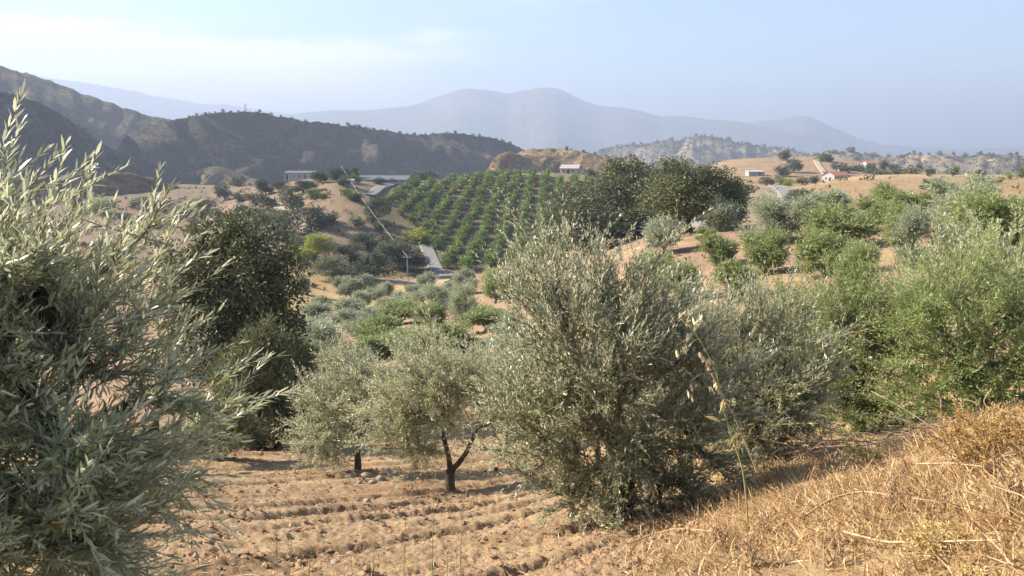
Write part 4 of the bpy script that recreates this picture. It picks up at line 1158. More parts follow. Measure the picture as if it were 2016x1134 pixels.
def build_dry_grass():
    mb = MB()
    x, y = sample_ground(150000, 2.0, 12)
    w = 1 - soil_mask(x, y)
    clump = sstep(-0.25, 0.35, fbm(x * 1.6, y * 1.6, 3, 61))
    k = RNG.random(len(x)) < w * (0.10 + 0.75 * clump) * sstep(14, 9, np.hypot(x, y))
    x, y = x[k], y[k]
    if len(x) > 46000: x, y = x[:46000], y[:46000]
    z = ground_z(x, y)
    n = len(x)
    P = np.stack([x, y, z - 0.01], -1)
    a = RNG.uniform(0, 6.283, n)
    lean = RNG.beta(1.6, 1.3, n) * 1.35
    h = RNG.uniform(0.05, 0.20, n) * (0.7 + 0.6 * vnoise(x * 0.8, y * 0.8, 62))
    D = np.stack([np.cos(a) * np.sin(lean), np.sin(a) * np.sin(lean), np.cos(lean)], -1)
    S = norm(np.cross(D, norm(RNG.normal(size=(n, 3)))))
    wd = RNG.uniform(0.0015, 0.0045, n)[:, None]
    bend = np.stack([np.cos(a), np.sin(a), -0.6 + 0 * a], -1) * (h * RNG.uniform(0, 0.5, n))[:, None]
    m = P + D * (h * 0.55)[:, None] + bend * 0.2; e = P + D * h[:, None] + bend
    V = np.stack([P - S * wd, P + S * wd, m + S * wd * 0.8, m - S * wd * 0.8, e], 1)
    i = (np.arange(n) * 5)[:, None]
    mb.add(V, tris=i + [3, 2, 4], quads=i + [0, 1, 2, 3])
    # seed heads and broad leaf scraps
    j = RNG.choice(n, 5000, replace=False)
    leaves(mb, e[j], D[j] + RNG.normal(size=(5000, 3)) * 0.4, RNG.normal(size=(5000, 3)), RNG.uniform(0.02, 0.05, 5000), RNG.uniform(0.004, 0.010, 5000))
    tag(link('dry_grass', mb.mesh('dry_grass', M['straw'])), 'straw-coloured dry grass covering the bank at lower right', None, None, 'stuff')
    # straw lying on the ploughed earth and between
    mb = MB()
    x, y = sample_ground(60000, 2.5, 20)
    k = RNG.random(len(x)) < 0.35 + 0.65 * sstep(-0.1, 0.4, fbm(x * 0.9, y * 0.9, 3, 63))
    x, y = x[k], y[k]; n = len(x)
    r = np.hypot(x, y)
    a = RNG.uniform(0, 6.283, n)
    D = np.stack([np.cos(a), np.sin(a), RNG.normal(size=n) * 0.3], -1)
    L = RNG.uniform(0.03, 0.13, n)
    P = np.stack([x, y, ground_z(x, y) + 0.012], -1)
    leaves(mb, P, D, np.array([0, 0, 1.0]) + RNG.normal(size=(n, 3)) * 0.4, L, RNG.uniform(0.003, 0.007, n) * (0.7 + r * 0.05), 'diamond', 0.05)
    tag(link('straw_litter', mb.mesh('straw_litter', M['straw'])), 'broken straw strewn over the ploughed earth', None, None, 'stuff')
    # tufts and low scrub on the far slopes
    for nm, mt, num, f0, lab, seed, hh in (('dry_tufts', M['straw'], 9500, 0.1, 'dry grass tufts scattered over the slopes', 64, 0.30), ('low_scrub', M['scrubleaf'], 9000, 0.12, 'low grey-brown scrub dotted over the valley slopes', 65, 0.55)):
        mb = MB()
        x, y = sample_ground(num * 3, 13, 330, -0.66, 0.66)
        r = np.hypot(x, y)
        k = RNG.random(len(x)) < sstep(-0.1, 0.35, fbm(x * 3 / np.sqrt(r), y * 3 / np.sqrt(r), 4, seed))
        if nm == 'low_scrub':
            px, py = project(np.stack([x, y, H(x, y)], -1))
            k &= RNG.random(len(x)) < np.where((px < 800) & (r > 130), 1.0, 0.10)
        x, y, r = x[k][:num], y[k][:num], r[k][:num]; n = len(x)
        P = np.stack([x, y, H(x, y) + micro(x, y) - 0.03], -1)
        hs = hh * (0.3 + 0.7 * RNG.random(n)) * np.clip(r / 70, 0.35, 2.2)
        per = 6 if nm == 'dry_tufts' else 8
        d = RNG.normal(size=(n, per, 3)); d[..., 2] = np.abs(d[..., 2]) + 0.45; d = norm(d)
        P2 = (P[:, None] + d * (hs[:, None, None] * RNG.uniform(0, 0.7, (n, per, 1)))).reshape(-1, 3)
        L = np.repeat(hs, per) * RNG.uniform(0.5, 1.0, n * per)
        leaves(mb, P2, d.reshape(-1, 3), RNG.normal(size=(n * per, 3)), L, L * (0.16 if nm == 'dry_tufts' else 0.5))
        tag(link(nm, mb.mesh(nm, mt)), lab, None, None, 'stuff')
build_dry_grass()

def hill_scrub():
    """bushes too small and too many to count on the slopes of the hills"""
    mb = MB()
    for lab, num, s0, s1 in (('high scrub-covered slope descending from the left edge', 2600, .8, 2.2), ('long shaded ridge with bushes along its crest', 900, .8, 2.4), ('shaded spur running down below the scrub slope', 1000, .8, 1.9),
                             ('low spur with sunlit crest in the dark valley', 300, .8, 1.8), ('terraced brown hill behind the white farmhouse', 900, .6, 1.7), ('low tan hill with sunlit rim and shaded face', 500, .3, .8),
                             ('blue-grey far hill with wooded double summit', 2200, 2, 5), ('dry gullied hills along the right horizon', 1300, 1.4, 3.6)):
        V, k0 = HILLS[lab]
        nr, nc, _ = V.shape
        a = RNG.uniform(k0 - 2, nr - 1.01, num * 3); c = RNG.uniform(0, nc - 1.01, num * 3)
        k = fbm(a * .35, c * .12, 3, 88) > RNG.uniform(-.5, .45, len(a))
        a, c = a[k][:num], c[k][:num]
        i0, j0 = a.astype(int), c.astype(int); fa, fc = (a - i0)[:, None], (c - j0)[:, None]
        P = (V[i0, j0] * (1 - fa) + V[i0 + 1, j0] * fa) * (1 - fc) + (V[i0, j0 + 1] * (1 - fa) + V[i0 + 1, j0 + 1] * fa) * fc
        n = len(P); per = 6
        s = RNG.uniform(s0, s1, n) * RNG.uniform(.5, 1, n)
        d = RNG.normal(size=(n, per, 3)); d[..., 2] = np.abs(d[..., 2]) + .3; d = norm(d)
        P2 = (P[:, None] + d * (s[:, None, None] * .5) - np.array([0, 0, .15])).reshape(-1, 3)
        L = np.repeat(s, per) * RNG.uniform(.6, 1.1, n * per)
        leaves(mb, P2, d.reshape(-1, 3) + RNG.normal(size=(n * per, 3)) * .4, RNG.normal(size=(n * per, 3)), L, L * .8)
    tag(link('hillside_scrub', mb.mesh('hillside_scrub', M['hillscrub'])), 'low dark scrub covering the far hillsides', None, None, 'stuff')
M['hillscrub'] = leaf_mat('hill_scrub_leaf', [(0.0, (0.03, 0.035, 0.018)), (0.5, (0.06, 0.06, 0.032)), (1.0, (0.12, 0.10, 0.055))], rough=0.8, trans=0.1, spec=0.1)
hill_scrub()

def rock_verts(rng, sub=1, rough=0.25, squash=0.65):
    import bmesh
    bm = bmesh.new(); bmesh.ops.create_icosphere(bm, subdivisions=sub, radius=1.0)
    v = np.array([q.co[:] for q in bm.verts]); f = [[q.index for q in p.verts] for p in bm.faces]; bm.free()
    v = v * (1 + rough * rng.normal(size=(len(v), 1))) * np.array([1, rng.uniform(.6, 1), squash])
    return v, np.array(f)

def build_clods():
    mb = MB()
    prot = [rock_verts(RNG, 1, 0.16, 0.7) for _ in range(6)]
    x, y = sample_ground(16000, 3.6, 19, -0.62, 0.35)
    k = RNG.random(len(x)) < soil_mask(x, y) * (0.15 + 0.85 * sstep(-0.05, 0.4, fbm(x * 1.3, y * 1.3, 3, 66)))
    x, y = x[k][:4200], y[k][:4200]
    z = ground_z(x, y)
    s = 0.010 + 0.032 * RNG.random(len(x)) ** 3
    for i in range(len(x)):
        v, f = prot[i % 6]
        a = RNG.random() * 6.28; c, w = math.cos(a), math.sin(a)
        v = v @ np.array([[c, w, 0], [-w, c, 0], [0, 0, 1]]) * s[i]
        mb.add(v + np.array([x[i], y[i], z[i] + s[i] * 0.2]), tris=f)
    tag(link('soil_clods', mb.mesh('soil_clods', M['clod'])), 'brown clods of earth between the furrows', None, None, 'stuff')
build_clods()

STONES = [(690,940,13,'pale round stone left in the heap by the forked olive'),(722,941,15,'largest pale stone of the heap by the forked olive'),(708,950,9,'small stone in front of the heap by the forked olive'),
 (748,944,13,'flat stone right in the heap by the forked olive'),(768,938,15,'light stone at the right end of the heap by the forked olive'),(735,951,11,'low stone before the heap by the forked olive'),(795,946,8,'small grey stone right of the heap'),
 (628,905,11,'white stone left of the forked olive'),(722,985,9,'pale stone on the ploughed rows'),(783,1018,12,'tan stone lying in the middle furrows'),(660,1112,12,'flat brown stone at the bottom of the ploughed soil'),
 (572,1012,10,'buff stone among the left furrows'),(690,1080,11,'tan stone in the lower furrows')]
for px, py, rp, lab in STONES:
    p = ground([px], [py])[0]; p[2] = float(ground_z(p[0:1], p[1:2])[0])
    s = 0.8 * rp * np.linalg.norm(p - CAM) / F0
    v, f = rock_verts(RNG, 2, 0.06, 0.6)
    v = v + 0.12 * norm(v) * np.sin(v[:, :1] * 3 + RNG.random() * 6)
    mb = MB(); mb.add(v * s, tris=f)
    o = link('stone', mb.mesh('stone', M['stone'], True), None, p + np.array([0, 0, s * 0.15]))
    o.rotation_euler = (0, 0, RNG.random() * 6)
    tag(o, lab, 'stone', 'stones on the ploughed soil')

# ------------------------------------------------------------------ stalks, dry plants, fallen canes
def px_path(pts, r):
    """photo pixels at one distance (or one each) to world points"""
    rr = [r] * len(pts) if np.isscalar(r) else r
    return np.array([at(a[0], a[1], q) for a, q in zip(pts, rr)])
def smooth_path(P, k):
    P = np.asarray(P, float)
    t = np.concatenate([[0], np.cumsum(np.linalg.norm(np.diff(P, axis=0), axis=1))]); t /= t[-1]
    s = np.linspace(0, 1, k)
    Q = np.stack([np.interp(s, t, P[:, i]) for i in range(3)], -1)
    for _ in range(2):
        Q[1:-1] = (Q[:-2] + 2 * Q[1:-1] + Q[2:]) / 4
    return Q

M['oat'] = leaf_mat('oat_husk', [(0.0, (0.55, 0.40, 0.20)), (1.0, (0.78, 0.66, 0.42))], rough=0.5, trans=0.3, spec=0.4)
def wild_oat():
    g = ground([1474], [1040])[0]; r = float(np.hypot(g[0], g[1])) - 0.05
    g[2] = float(ground_z(g[0:1], g[1:2])[0])
    t = thing('wild_oat', 'tall dry oat stalk with golden drooping seed heads before the middle olives', 'dry grass', g)
    P = smooth_path(px_path([(1472,1010),(1464,930),(1452,890),(1430,830),(1418,770),(1412,735),(1385,680),(1365,650),(1340,627)], r), 28) - g
    P[0] = (0, 0, -0.02)
    mb = MB(); mb.tubes(P, np.linspace(0.0062, 0.0022, 28), 6)
    link('stem', mb.mesh('oat_stem', M['stalk'], True), t)
    P = smooth_path(px_path([(1490,930),(1475,890),(1450,830),(1428,785),(1400,735)], r + .02), 14) - g
    mb = MB(); mb.tubes(P, np.linspace(0.0045, 0.002, 14), 5)
    link('stem', mb.mesh('oat_stem', M['cane'], True), t)
    for pts in ([(1412,735),(1380,735),(1360,750)], [(1365,665),(1345,670),(1330,685)], [(1452,870),(1465,850),(1474,870),(1476,900)], [(1440,870),(1450,850),(1462,858)]):
        mb = MB(); mb.tubes(smooth_path(px_path(pts, r) - g, 8), np.linspace(0.0016, 0.0007, 8), 4)
        link('side_stem', mb.mesh('oat_side_stem', M['cane'], True), t)
    rng = np.random.default_rng(5)
    for (x, y) in [(1338,626),(1350,634),(1352,656),(1366,640),(1378,632),(1376,692),(1382,700),(1394,706),(1390,716),(1404,744),(1410,752),(1412,764),(1396,760),(1358,755),(1352,766),(1360,775),(1331,688),(1343,682),(1424,785),(1418,792)]:
        p = at(x, y, r) - g
        mb = MB()
        n = 4
        D = np.array([0.25, 0, -1.0]) * (1 if y > 640 else -0.2) + rng.normal(size=(n, 3)) * 0.28 + np.array([0.15, 0, 0])
        leaves(mb, np.repeat(p[None], n, 0), D, rng.normal(size=(n, 3)), rng.uniform(0.04, 0.065, n), rng.uniform(0.012, 0.018, n), 'lance', 0.05)
        link('spikelet', mb.mesh('oat_spikelet', M['oat']), t)
    for pts, m in (([(1418,830),(1405,822),(1388,820)], M['paleyellow']), ([(1425,785),(1420,800),(1416,815)], M['paleyellow']), ([(1436,880),(1440,860),(1460,852)], M['gold'])):
        mb = MB()
        Q = smooth_path(px_path(pts, r - .01) - g, 5); Wd = np.array([0.004, 0.010, 0.012, 0.008, 0.001])
        V = np.concatenate([Q + np.array([0, 0, 1]) * Wd[:, None], Q - np.array([0, 0.3, 1]) * Wd[:, None]])
        mb.add(V, quads=[[i, i + 1, i + 6, i + 5] for i in range(4)])
        link('leaf_blade', mb.mesh('oat_leaf', m), t)
wild_oat()

WEEDS = [(850,1134,925,'tallest thin green stalk rising from the furrows'),(545,1134,1008,'thin green stalk in the left furrows'),(905,1140,985,'slim stalk right of the tallest one'),(880,1138,1078,'short stalk right of the tallest one'),
 (735,1134,1012,'thin stalk in the middle of the ploughed soil'),(795,1134,1035,'pale thin stalk left of the tallest one'),(608,1134,1075,'short thin stalk right of the left stalk'),(1032,1040,1000,'short stalk near the edge of the straw bank'),(570,1134,1060,'green stalk with small leaves beside the left stalk'),(722,1134,1100,'short leaning stalk among the middle furrows')]
for px, py, top, lab in WEEDS:
    g = ground([px], [py])[0]; g[2] = float(ground_z(g[0:1], g[1:2])[0]); r = float(np.hypot(g[0], g[1]))
    t = thing('weed_stalk', lab, 'weed', g, group='thin stalks in the ploughed soil')
    lean = RNG.uniform(-8, 10)
    P = smooth_path(px_path([(px, py), (px + lean * 0.3, (py + top) / 2), (px + lean, top)], r), 9) - g
    P[0] = (0, 0, -0.03)
    mb = MB(); mb.tubes(P, np.linspace(0.0038, 0.0012, 9), 5); link('stem', mb.mesh('weed_stem', M['stalk'], True), t)
    mb = MB(); n = 9
    j = RNG.integers(3, 9, n)
    leaves(mb, P[j], RNG.normal(size=(n, 3)) * 0.5 + np.array([0, 0, 0.9]), RNG.normal(size=(n, 3)), RNG.uniform(0.02, 0.06, n), RNG.uniform(0.004, 0.009, n), 'lance')
    link('leaves', mb.mesh('weed_leaves', M['stalk']), t)

def spray(name, label, cat, px, py, r, h, w, n_stem, n_leaf, leafL, leafW, mat, stem_mat, seed, lean=(0, 0, 0), z_up=1.0):
    """dry bush: many thin stems from one root, small leaves along each"""
    rng = np.random.default_rng(seed)
    g = at(px, py, r); g[2] = float(ground_z(g[0:1], g[1:2])[0])
    t = thing(name, label, cat, g)
    e = norm(rng.normal(size=(n_stem, 3)) * np.array([1, 1, 0.35]) + np.array([0, 0, z_up])) * np.array([w, w, h]) * rng.uniform(0.55, 1.0, (n_stem, 1)) + np.array(lean)
    b = rng.normal(size=(n_stem, 3)) * np.array([w * 0.25, w * 0.25, 0.005])
    s = np.linspace(0, 1, 7)[None, :, None]
    P = b[:, None] * (1 - s) + e[:, None] * s + np.sin(s * 3.14) * rng.normal(size=(n_stem, 1, 3)) * 0.06 * h
    mb = MB(); mb.tubes(P, np.broadcast_to(np.linspace(0.0035, 0.001, 7), (n_stem, 7)), 4, cap=False)
    link('stems', mb.mesh('dry_stems', stem_mat), t)
    mb = MB()
    i = rng.integers(0, n_stem, n_leaf); q = rng.uniform(0.35, 1.0, n_leaf) ** 0.7 * 5.99
    k = q.astype(int); f = (q - k)[:, None]
    L = P[i, k] * (1 - f) + P[i, np.minimum(k + 1, 6)] * f
    D = norm(P[i, 6] - P[i, 3]) * 0.7 + rng.normal(size=(n_leaf, 3)) * 0.6
    leaves(mb, L, D, rng.normal(size=(n_leaf, 3)), leafL * rng.uniform(0.6, 1.2, n_leaf), leafW * rng.uniform(0.6, 1.2, n_leaf))
    link('leaves', mb.mesh('dry_leaves', mat), t)
    return t
spray('dry_bush', 'golden feathery dry bush on the bank at the right edge', 'bush', 1930, 960, 5.0, 0.50, 0.42, 120, 11000, 0.022, 0.007, M['gold'], M['cane'], 201)
spray('dry_bush', 'golden dry bush cut off by the right border', 'bush', 2060, 960, 4.8, 0.42, 0.36, 90, 6000, 0.022, 0.007, M['gold'], M['cane'], 202)
spray('dry_bush', 'small grey-brown dry weed left of the golden bush', 'bush', 1690, 965, 6.0, 0.34, 0.26, 50, 1800, 0.025, 0.006, M['scrubleaf'], M['cane'], 203)
spray('flower_clump', 'pale yellow dried flower clump at the bottom right', 'flowers', 1850, 1100, 3.25, 0.13, 0.17, 120, 3500, 0.010, 0.007, M['paleyellow'], M['cane'], 204)
spray('flower_clump', 'pale yellow flower clump cut by the lower border', 'flowers', 1925, 1160, 2.9, 0.10, 0.12, 80, 1800, 0.010, 0.007, M['paleyellow'], M['cane'], 205)

_r2 = np.random.default_rng(44)
_WL = ["russet dry weed just left of the oat stalk's foot", 'russet dry weed right of the oat stalk near the lower border', 'russet dry weed at the left end of the jointed cane', 'russet dry weed behind the foot of the oat stalk', 'russet dry weed in front of the grey branch pile, left side', 'russet dry weed standing over the middle of the jointed cane', 'russet dry weed between the jointed cane and the pale yellow flowers', 'russet dry weed near the right border below the golden bush', 'russet dry weed at the lower border under the bent cane', 'russet dry weed at the lower border below the oat stalk', "russet dry weed close to the joined olive's shadow edge", 'russet dry weed at the left flank of the golden bush']
for _i, (_x, _y) in enumerate([(1420,1085),(1500,1060),(1560,1000),(1450,1000),(1600,965),(1760,1010),(1840,1040),(1980,1040),(1640,1120),(1480,1120),(1530,940),(1780,955)]):
    _g = ground([_x], [_y])[0]
    _t = spray('dry_weed', 'small russet dry weed standing in the straw bank', 'weed', _x, _y, float(np.hypot(_g[0], _g[1])), _r2.uniform(.16, .32), _r2.uniform(.06, .13), 14, 420, 0.016, 0.006, M['russet'], M['cane'], 400 + _i, z_up=1.6)
    _t['group'] = 'russet weeds on the bank'; _t['label'] = _WL[_i]

def stick(name, label, cat, pts, r, rad, mat, group=None, lift=0.0, nodes=0, extra=()):
    if r is None:
        g = ground([p[0] for p in pts], [p[1] for p in pts])
        for q in g: q[2] = float(ground_z(q[None, 0], q[None, 1])[0]) + 0.03 + lift
        P = g
    else: P = px_path(pts, r)
    b = P[0].copy()
    Q = smooth_path(P, 22) - b
    t = thing(name, label, cat, b, group=group)
    mb = MB(); mb.tubes(Q, np.linspace(rad, rad * 0.55, 22) * (1 + 0.35 * (np.arange(22) % 7 == 3)), 6)
    link('stem', mb.mesh('dry_stem', mat, True), t)
    if nodes:
        rng = np.random.default_rng(int(pts[0][0]))
        for j in np.linspace(6, 21, nodes).astype(int):
            n = 16; mb = MB()
            leaves(mb, np.repeat(Q[j][None], n, 0), rng.normal(size=(n, 3)), rng.normal(size=(n, 3)), rng.uniform(0.012, 0.03, n), rng.uniform(0.004, 0.008, n))
            link('seed_head', mb.mesh('seed_head', M['straw']), t)
    return t
stick('fallen_cane', 'long jointed dry cane lying across the straw bank', 'cane', [(1585,1040),(1630,1010),(1690,988),(1760,1000),(1830,1015),(1900,1045)], None, 0.007, M['cane'], 'fallen canes', 0.05)
stick('fallen_cane', 'bent cane near the lower border of the straw bank', 'cane', [(1655,1072),(1740,1102),(1840,1108),(1960,1100)], None, 0.006, M['cane'], 'fallen canes', 0.04)
stick('fallen_cane', 'thin fork-ended cane under the middle olive', 'cane', [(1235,1098),(1290,1070),(1330,1066),(1415,1070)], None, 0.006, M['cane'], 'fallen canes', 0.05)
stick('fallen_cane', 'straight pale straw stem above the jointed cane', 'cane', [(1800,952),(1870,945),(1935,948)], None, 0.006, M['cane'], 'fallen canes', 0.08)
stick('dry_stalk', 'curved dry stalk with ringed seed heads at the edge of the brushwood', 'weed', [(1612,925),(1622,880),(1632,860),(1646,842)], 6.6, 0.006, M['cane'], 'dry stalks on the bank', nodes=5)
stick('dry_stalk', 'bristly dry stalk left of the golden bush', 'weed', [(1722,955),(1722,920),(1720,880)], 6.4, 0.006, M['cane'], 'dry stalks on the bank', nodes=6)
stick('dry_stalk', 'leaning dry stalk beside the bristly one', 'weed', [(1676,985),(1700,930),(1718,905)], 5.8, 0.006, M['cane'], 'dry stalks on the bank', nodes=2)
stick('dry_stalk', 'forked bare stalk above the golden bush', 'weed', [(1940,840),(1930,800),(1915,790),(1890,785)], 5.6, 0.006, M['cane'], 'dry stalks on the bank', nodes=3)
stick('dry_stalk', 'upright twig between the golden bush and the olive', 'weed', [(1765,930),(1775,900),(1790,882)], 6.5, 0.005, M['cane'], 'dry stalks on the bank', nodes=1)
stick('dry_stalk', 'brown curled stalk on the right-hand olive bush', 'weed', [(1940,850),(1950,810),(1935,790),(1952,765)], 6.6, 0.006, M['cane'], 'dry stalks on the bank')
for i, (x, y, h) in enumerate([(1335,1085,60),(1352,1095,75),(1318,1075,45),(1370,1080,50),(1300,1095,40)]):
    lab = ['small dry thistle under the middle olive, tallest of five', 'dry thistle with three round heads in front of the middle olive', 'short dry thistle by the fork-ended cane', 'dry thistle right of the thistle group', 'lowest dry thistle left of the group'][i]
    g = ground([x], [y])[0]; r = float(np.hypot(g[0], g[1])); g[2] = float(ground_z(g[0:1], g[1:2])[0])
    t = thing('thistle', lab, 'thistle', g, group='dry thistles under the middle olive')
    rng = np.random.default_rng(300 + i)
    for j in range(3):
        e = at(x + rng.uniform(-25, 25), y - h * rng.uniform(.6, 1), r) - g
        mb = MB(); mb.tubes(smooth_path([(0, 0, -.02), e * .5 + rng.normal(size=3) * .01, e], 7), np.linspace(.003, .0015, 7), 5)
        s = link('stem', mb.mesh('thistle_stem', M['cane'], True), t)
        v, f = rock_verts(rng, 1, .12, 1.1); mb = MB(); mb.add(v * .014 + e, tris=f)
        link('flower_head', mb.mesh('thistle_head', M['straw']), t)

def brush_pile():
    g = ground([1735], [892])[0]; g[2] = float(ground_z(g[0:1], g[1:2])[0])
    t = thing('brush_pile', 'pile of grey dead branches under the green olive bushes', 'branches', g)
    rng = np.random.default_rng(9)
    for i in range(46):
        c = np.array([rng.uniform(-0.75, 0.75), rng.uniform(-.35, .45), rng.uniform(0.0, 0.22)])
        c[2] += float(ground_z(np.array([g[0] + c[0]]), np.array([g[1] + c[1]]))[0]) - g[2]
        d = norm(np.array([rng.normal() * 1.6, rng.normal() * .6, rng.normal() * .22])) * rng.uniform(.25, .6)
        P = curve_pts(c - d, c + d, 6, rng, .06)
        mb = MB(); mb.tubes(P, np.linspace(.009, .003, 6) * rng.uniform(.6, 1.2), 5)
        link('branch', mb.mesh('dead_branch', M['deadwood'], True), t)
M['deadwood'] = rough_mat('dead_wood', (0.16, 0.12, 0.09), (0.34, 0.27, 0.20), scale=20, bump=.2)
brush_pile()

# ------------------------------------------------------------------ roads and tracks
M['concrete'] = rough_mat('concrete', (0.15, 0.145, 0.14), (0.21, 0.20, 0.19), scale=2, bump=.1, coords='Object')
M['asphalt'] = rough_mat('grey_asphalt', (0.13, 0.125, 0.12), (0.22, 0.21, 0.20), scale=2, bump=.1)
M['dirt'] = rough_mat('dirt_track', (0.26, 0.20, 0.14), (0.42, 0.33, 0.24), scale=1.5, bump=.2)
M['white'] = rough_mat('white_wall', (0.28, 0.27, 0.26), (0.40, 0.39, 0.375), scale=1.5, bump=.05)
M['roof'] = rough_mat('grey_tile', (0.26, 0.24, 0.23), (0.38, 0.35, 0.33), scale=5, bump=.2)
M['redroof'] = rough_mat('red_tile', (0.30, 0.13, 0.075), (0.42, 0.21, 0.13), scale=6, bump=.2)
M['dark'] = rough_mat('dark_opening', (0.02, 0.022, 0.025), (0.05, 0.05, 0.055), scale=2, bump=0, rough=.3, spec=.5)
M['greyroof'] = rough_mat('grey_sheet', (0.09, 0.09, 0.095), (0.14, 0.14, 0.145), scale=3, bump=.1, rough=.6)
M['metal'] = rough_mat('galvanised_metal', (0.42, 0.42, 0.43), (0.56, 0.56, 0.57), scale=4, bump=.05, rough=.5, spec=.5)
M['cable'] = rough_mat('pale_cable', (0.42, 0.40, 0.34), (0.52, 0.49, 0.42), scale=4, bump=0, rough=.6)
def road(name, label, pts, width, mat, rmin=60, wall=0.0, k=40):
    g = ground([p[0] for p in pts], [p[1] for p in pts], rmin)
    Q = smooth_path(g, k)
    T = norm(np.gradient(Q[:, :2], axis=0)); Nn = np.stack([-T[:, 1], T[:, 0]], -1)
    off = np.linspace(-.5, .5, 7) * width
    V = np.zeros((k, 7, 3)); V[:, :, :2] = Q[:, None, :2] + Nn[:, None] * off[None, :, None]
    zc = ground_z(V[..., 0].ravel(), V[..., 1].ravel()).reshape(k, 7)
    V[..., 2] = zc.max(1, keepdims=True) * .6 + zc * .4 + 0.12
    # edges dropped into the earth so that the slab has depth
    E0 = V[:, :1].copy(); E0[..., 2] -= 0.6; E1 = V[:, -1:].copy(); E1[..., 2] -= 0.6
    V = np.concatenate([E0, V, E1], 1)
    idx = np.arange(k * 9).reshape(k, 9)
    mb = MB(); mb.add(V, quads=np.stack([idx[:-1, :-1], idx[1:, :-1], idx[1:, 1:], idx[:-1, 1:]], -1))
    o = tag(link(name, mb.mesh(name, mat, True)), label, None, None, 'structure')
    if wall:
        mb = MB()
        for a, b in zip(range(0, k - 1), range(1, k)):
            p = V[a, 1]; q = V[b, 1]; c = (p + q) / 2
            L = np.linalg.norm(q - p)
            mb.box((c[0], c[1], c[2] + wall / 2 - .1), (L * 1.02, .3, wall), math.atan2(q[1] - p[1], q[0] - p[0]))
        tag(link('roadside_wall', mb.mesh('roadside_wall', M['concrete'])), 'low pale wall along the ' + label, 'wall')
    return o
road('road', 'concrete road bending towards the red-roofed house', [(1556,404),(1549,388),(1541,376),(1530,369),(1516,365)], 2.6, M['concrete'], 90, wall=.3)
road('road', 'grey road beside the lower plantation corner', [(832,470),(842,490),(852,515),(860,532),(890,546),(925,548)], 3.2, M['asphalt'], 90)
road('road', 'upper road above the plantation corner', [(728,386),(740,376),(755,367),(775,362),(800,361)], 3.4, M['asphalt'], 120)
road('path', 'pale dirt track down the golden knoll', [(540,392),(550,408),(566,424),(585,440),(610,456),(640,470)], 3.0, M['dirt'], 100)
road('path', 'brown track climbing the knoll', [(1630,352),(1622,338),(1612,326),(1607,316)], 3.0, M['dirt'], 250)
road('path', 'farm track along the foot of the meadow bank', [(700,545),(760,552),(820,556),(880,556)], 2.6, M['dirt'], 90)

# ------------------------------------------------------------------ buildings
def house(name, label, px, py, rmin, L, D, h, rh, rz, roof_mat, openings=(), side_openings=(), base=None, chimney=False, mono=False, cat='house'):
    """walls, a pitched (or single-slope) roof with overhang, doors and windows set into the front (local -Y) and gable (+-X)"""
    g = ground([px], [py], rmin)[0] if base is None else np.array(base)
    t = thing(name, label, cat, g, rz)
    mb = MB()
    a, b = L / 2, D / 2
    zr = h + rh
    if mono:
        V = [(-a,-b,-2.5),(a,-b,-2.5),(a,b,-2.5),(-a,b,-2.5),(-a,-b,h),(a,-b,h),(a,b,zr),(-a,b,zr)]
        mb.add(V, quads=[[0,1,5,4],[1,2,6,5],[2,3,7,6],[3,0,4,7],[4,5,6,7]])
    else:
        V = [(-a,-b,-2.5),(a,-b,-2.5),(a,b,-2.5),(-a,b,-2.5),(-a,-b,h),(a,-b,h),(a,b,h),(-a,b,h),(-a,0,zr),(a,0,zr)]
        mb.add(V, quads=[[0,1,5,4],[2,3,7,6]], tris=[[5,6,9],[7,4,8]])
        mb.add(V, quads=[[1,2,6,5],[3,0,4,7]])
    link('wall', mb.mesh('house_wall', M['white']), t)
    mb = MB(); o = .35; th = .16
    if mono:
        s = (zr - h) / D
        V = np.array([(-a-o,-b-o,h-o*s),(a+o,-b-o,h-o*s),(a+o,b+o,zr+o*s),(-a-o,b+o,zr+o*s)]) + np.array([0,0,.02])
        V = np.concatenate([V, V + np.array([0,0,th])])
        mb.add(V, quads=[[3,2,1,0],[4,5,6,7],[0,1,5,4],[1,2,6,5],[2,3,7,6],[3,0,4,7]])
    else:
        s = rh / b
        for sg in (-1, 1):
            V = np.array([(-a-o,sg*(b+o),h-o*s),(a+o,sg*(b+o),h-o*s),(a+o,0,zr),(-a-o,0,zr)]) + np.array([0,0,.03])
            V = np.concatenate([V, V + np.array([0,0,th])])
            mb.add(V, quads=[[3,2,1,0],[4,5,6,7],[0,1,5,4],[1,2,6,5],[2,3,7,6],[3,0,4,7]])
    rf = link('roof', mb.mesh('house_roof', roof_mat), t)
    if chimney:
        mb = MB().box((a*.4, b*.2, zr+.45), (.5,.5,1.2)); link('chimney', mb.mesh('chimney', M['white']), rf)
    for kind, x, z, w, hh in openings:
        mb = MB().box((x, -b, z), (w, .12, hh)); q = link(kind, mb.mesh(kind, M['dark']), t)
        mb = MB()
        for dx, dz, bw, bh in ((0, hh/2+.05, w+.2, .1), (0, -hh/2-.05, w+.2, .1), (w/2+.05, 0, .1, hh), (-w/2-.05, 0, .1, hh)):
            mb.box((x+dx, -b-.03, z+dz), (bw, .14, bh))
        link('frame', mb.mesh('opening_frame', M['metal']), q)
    for kind, sx, y, z, w, hh in side_openings:
        mb = MB().box((sx*a, y, z), (.12, w, hh)); link(kind, mb.mesh(kind, M['dark']), t)
    return t
house('barn', 'long low white barn among dark oaks', 592, 354, 200, 9.6, 5, 2.3, .5, .03, M['greyroof'], [('door', -4.0, .95, .9, 1.9), ('window', .2, 1.3, .7, .7), ('window', 2.0, 1.3, .8, .8), ('window', -1.8, 1.3, .6, .7)], mono=True, cat='barn')
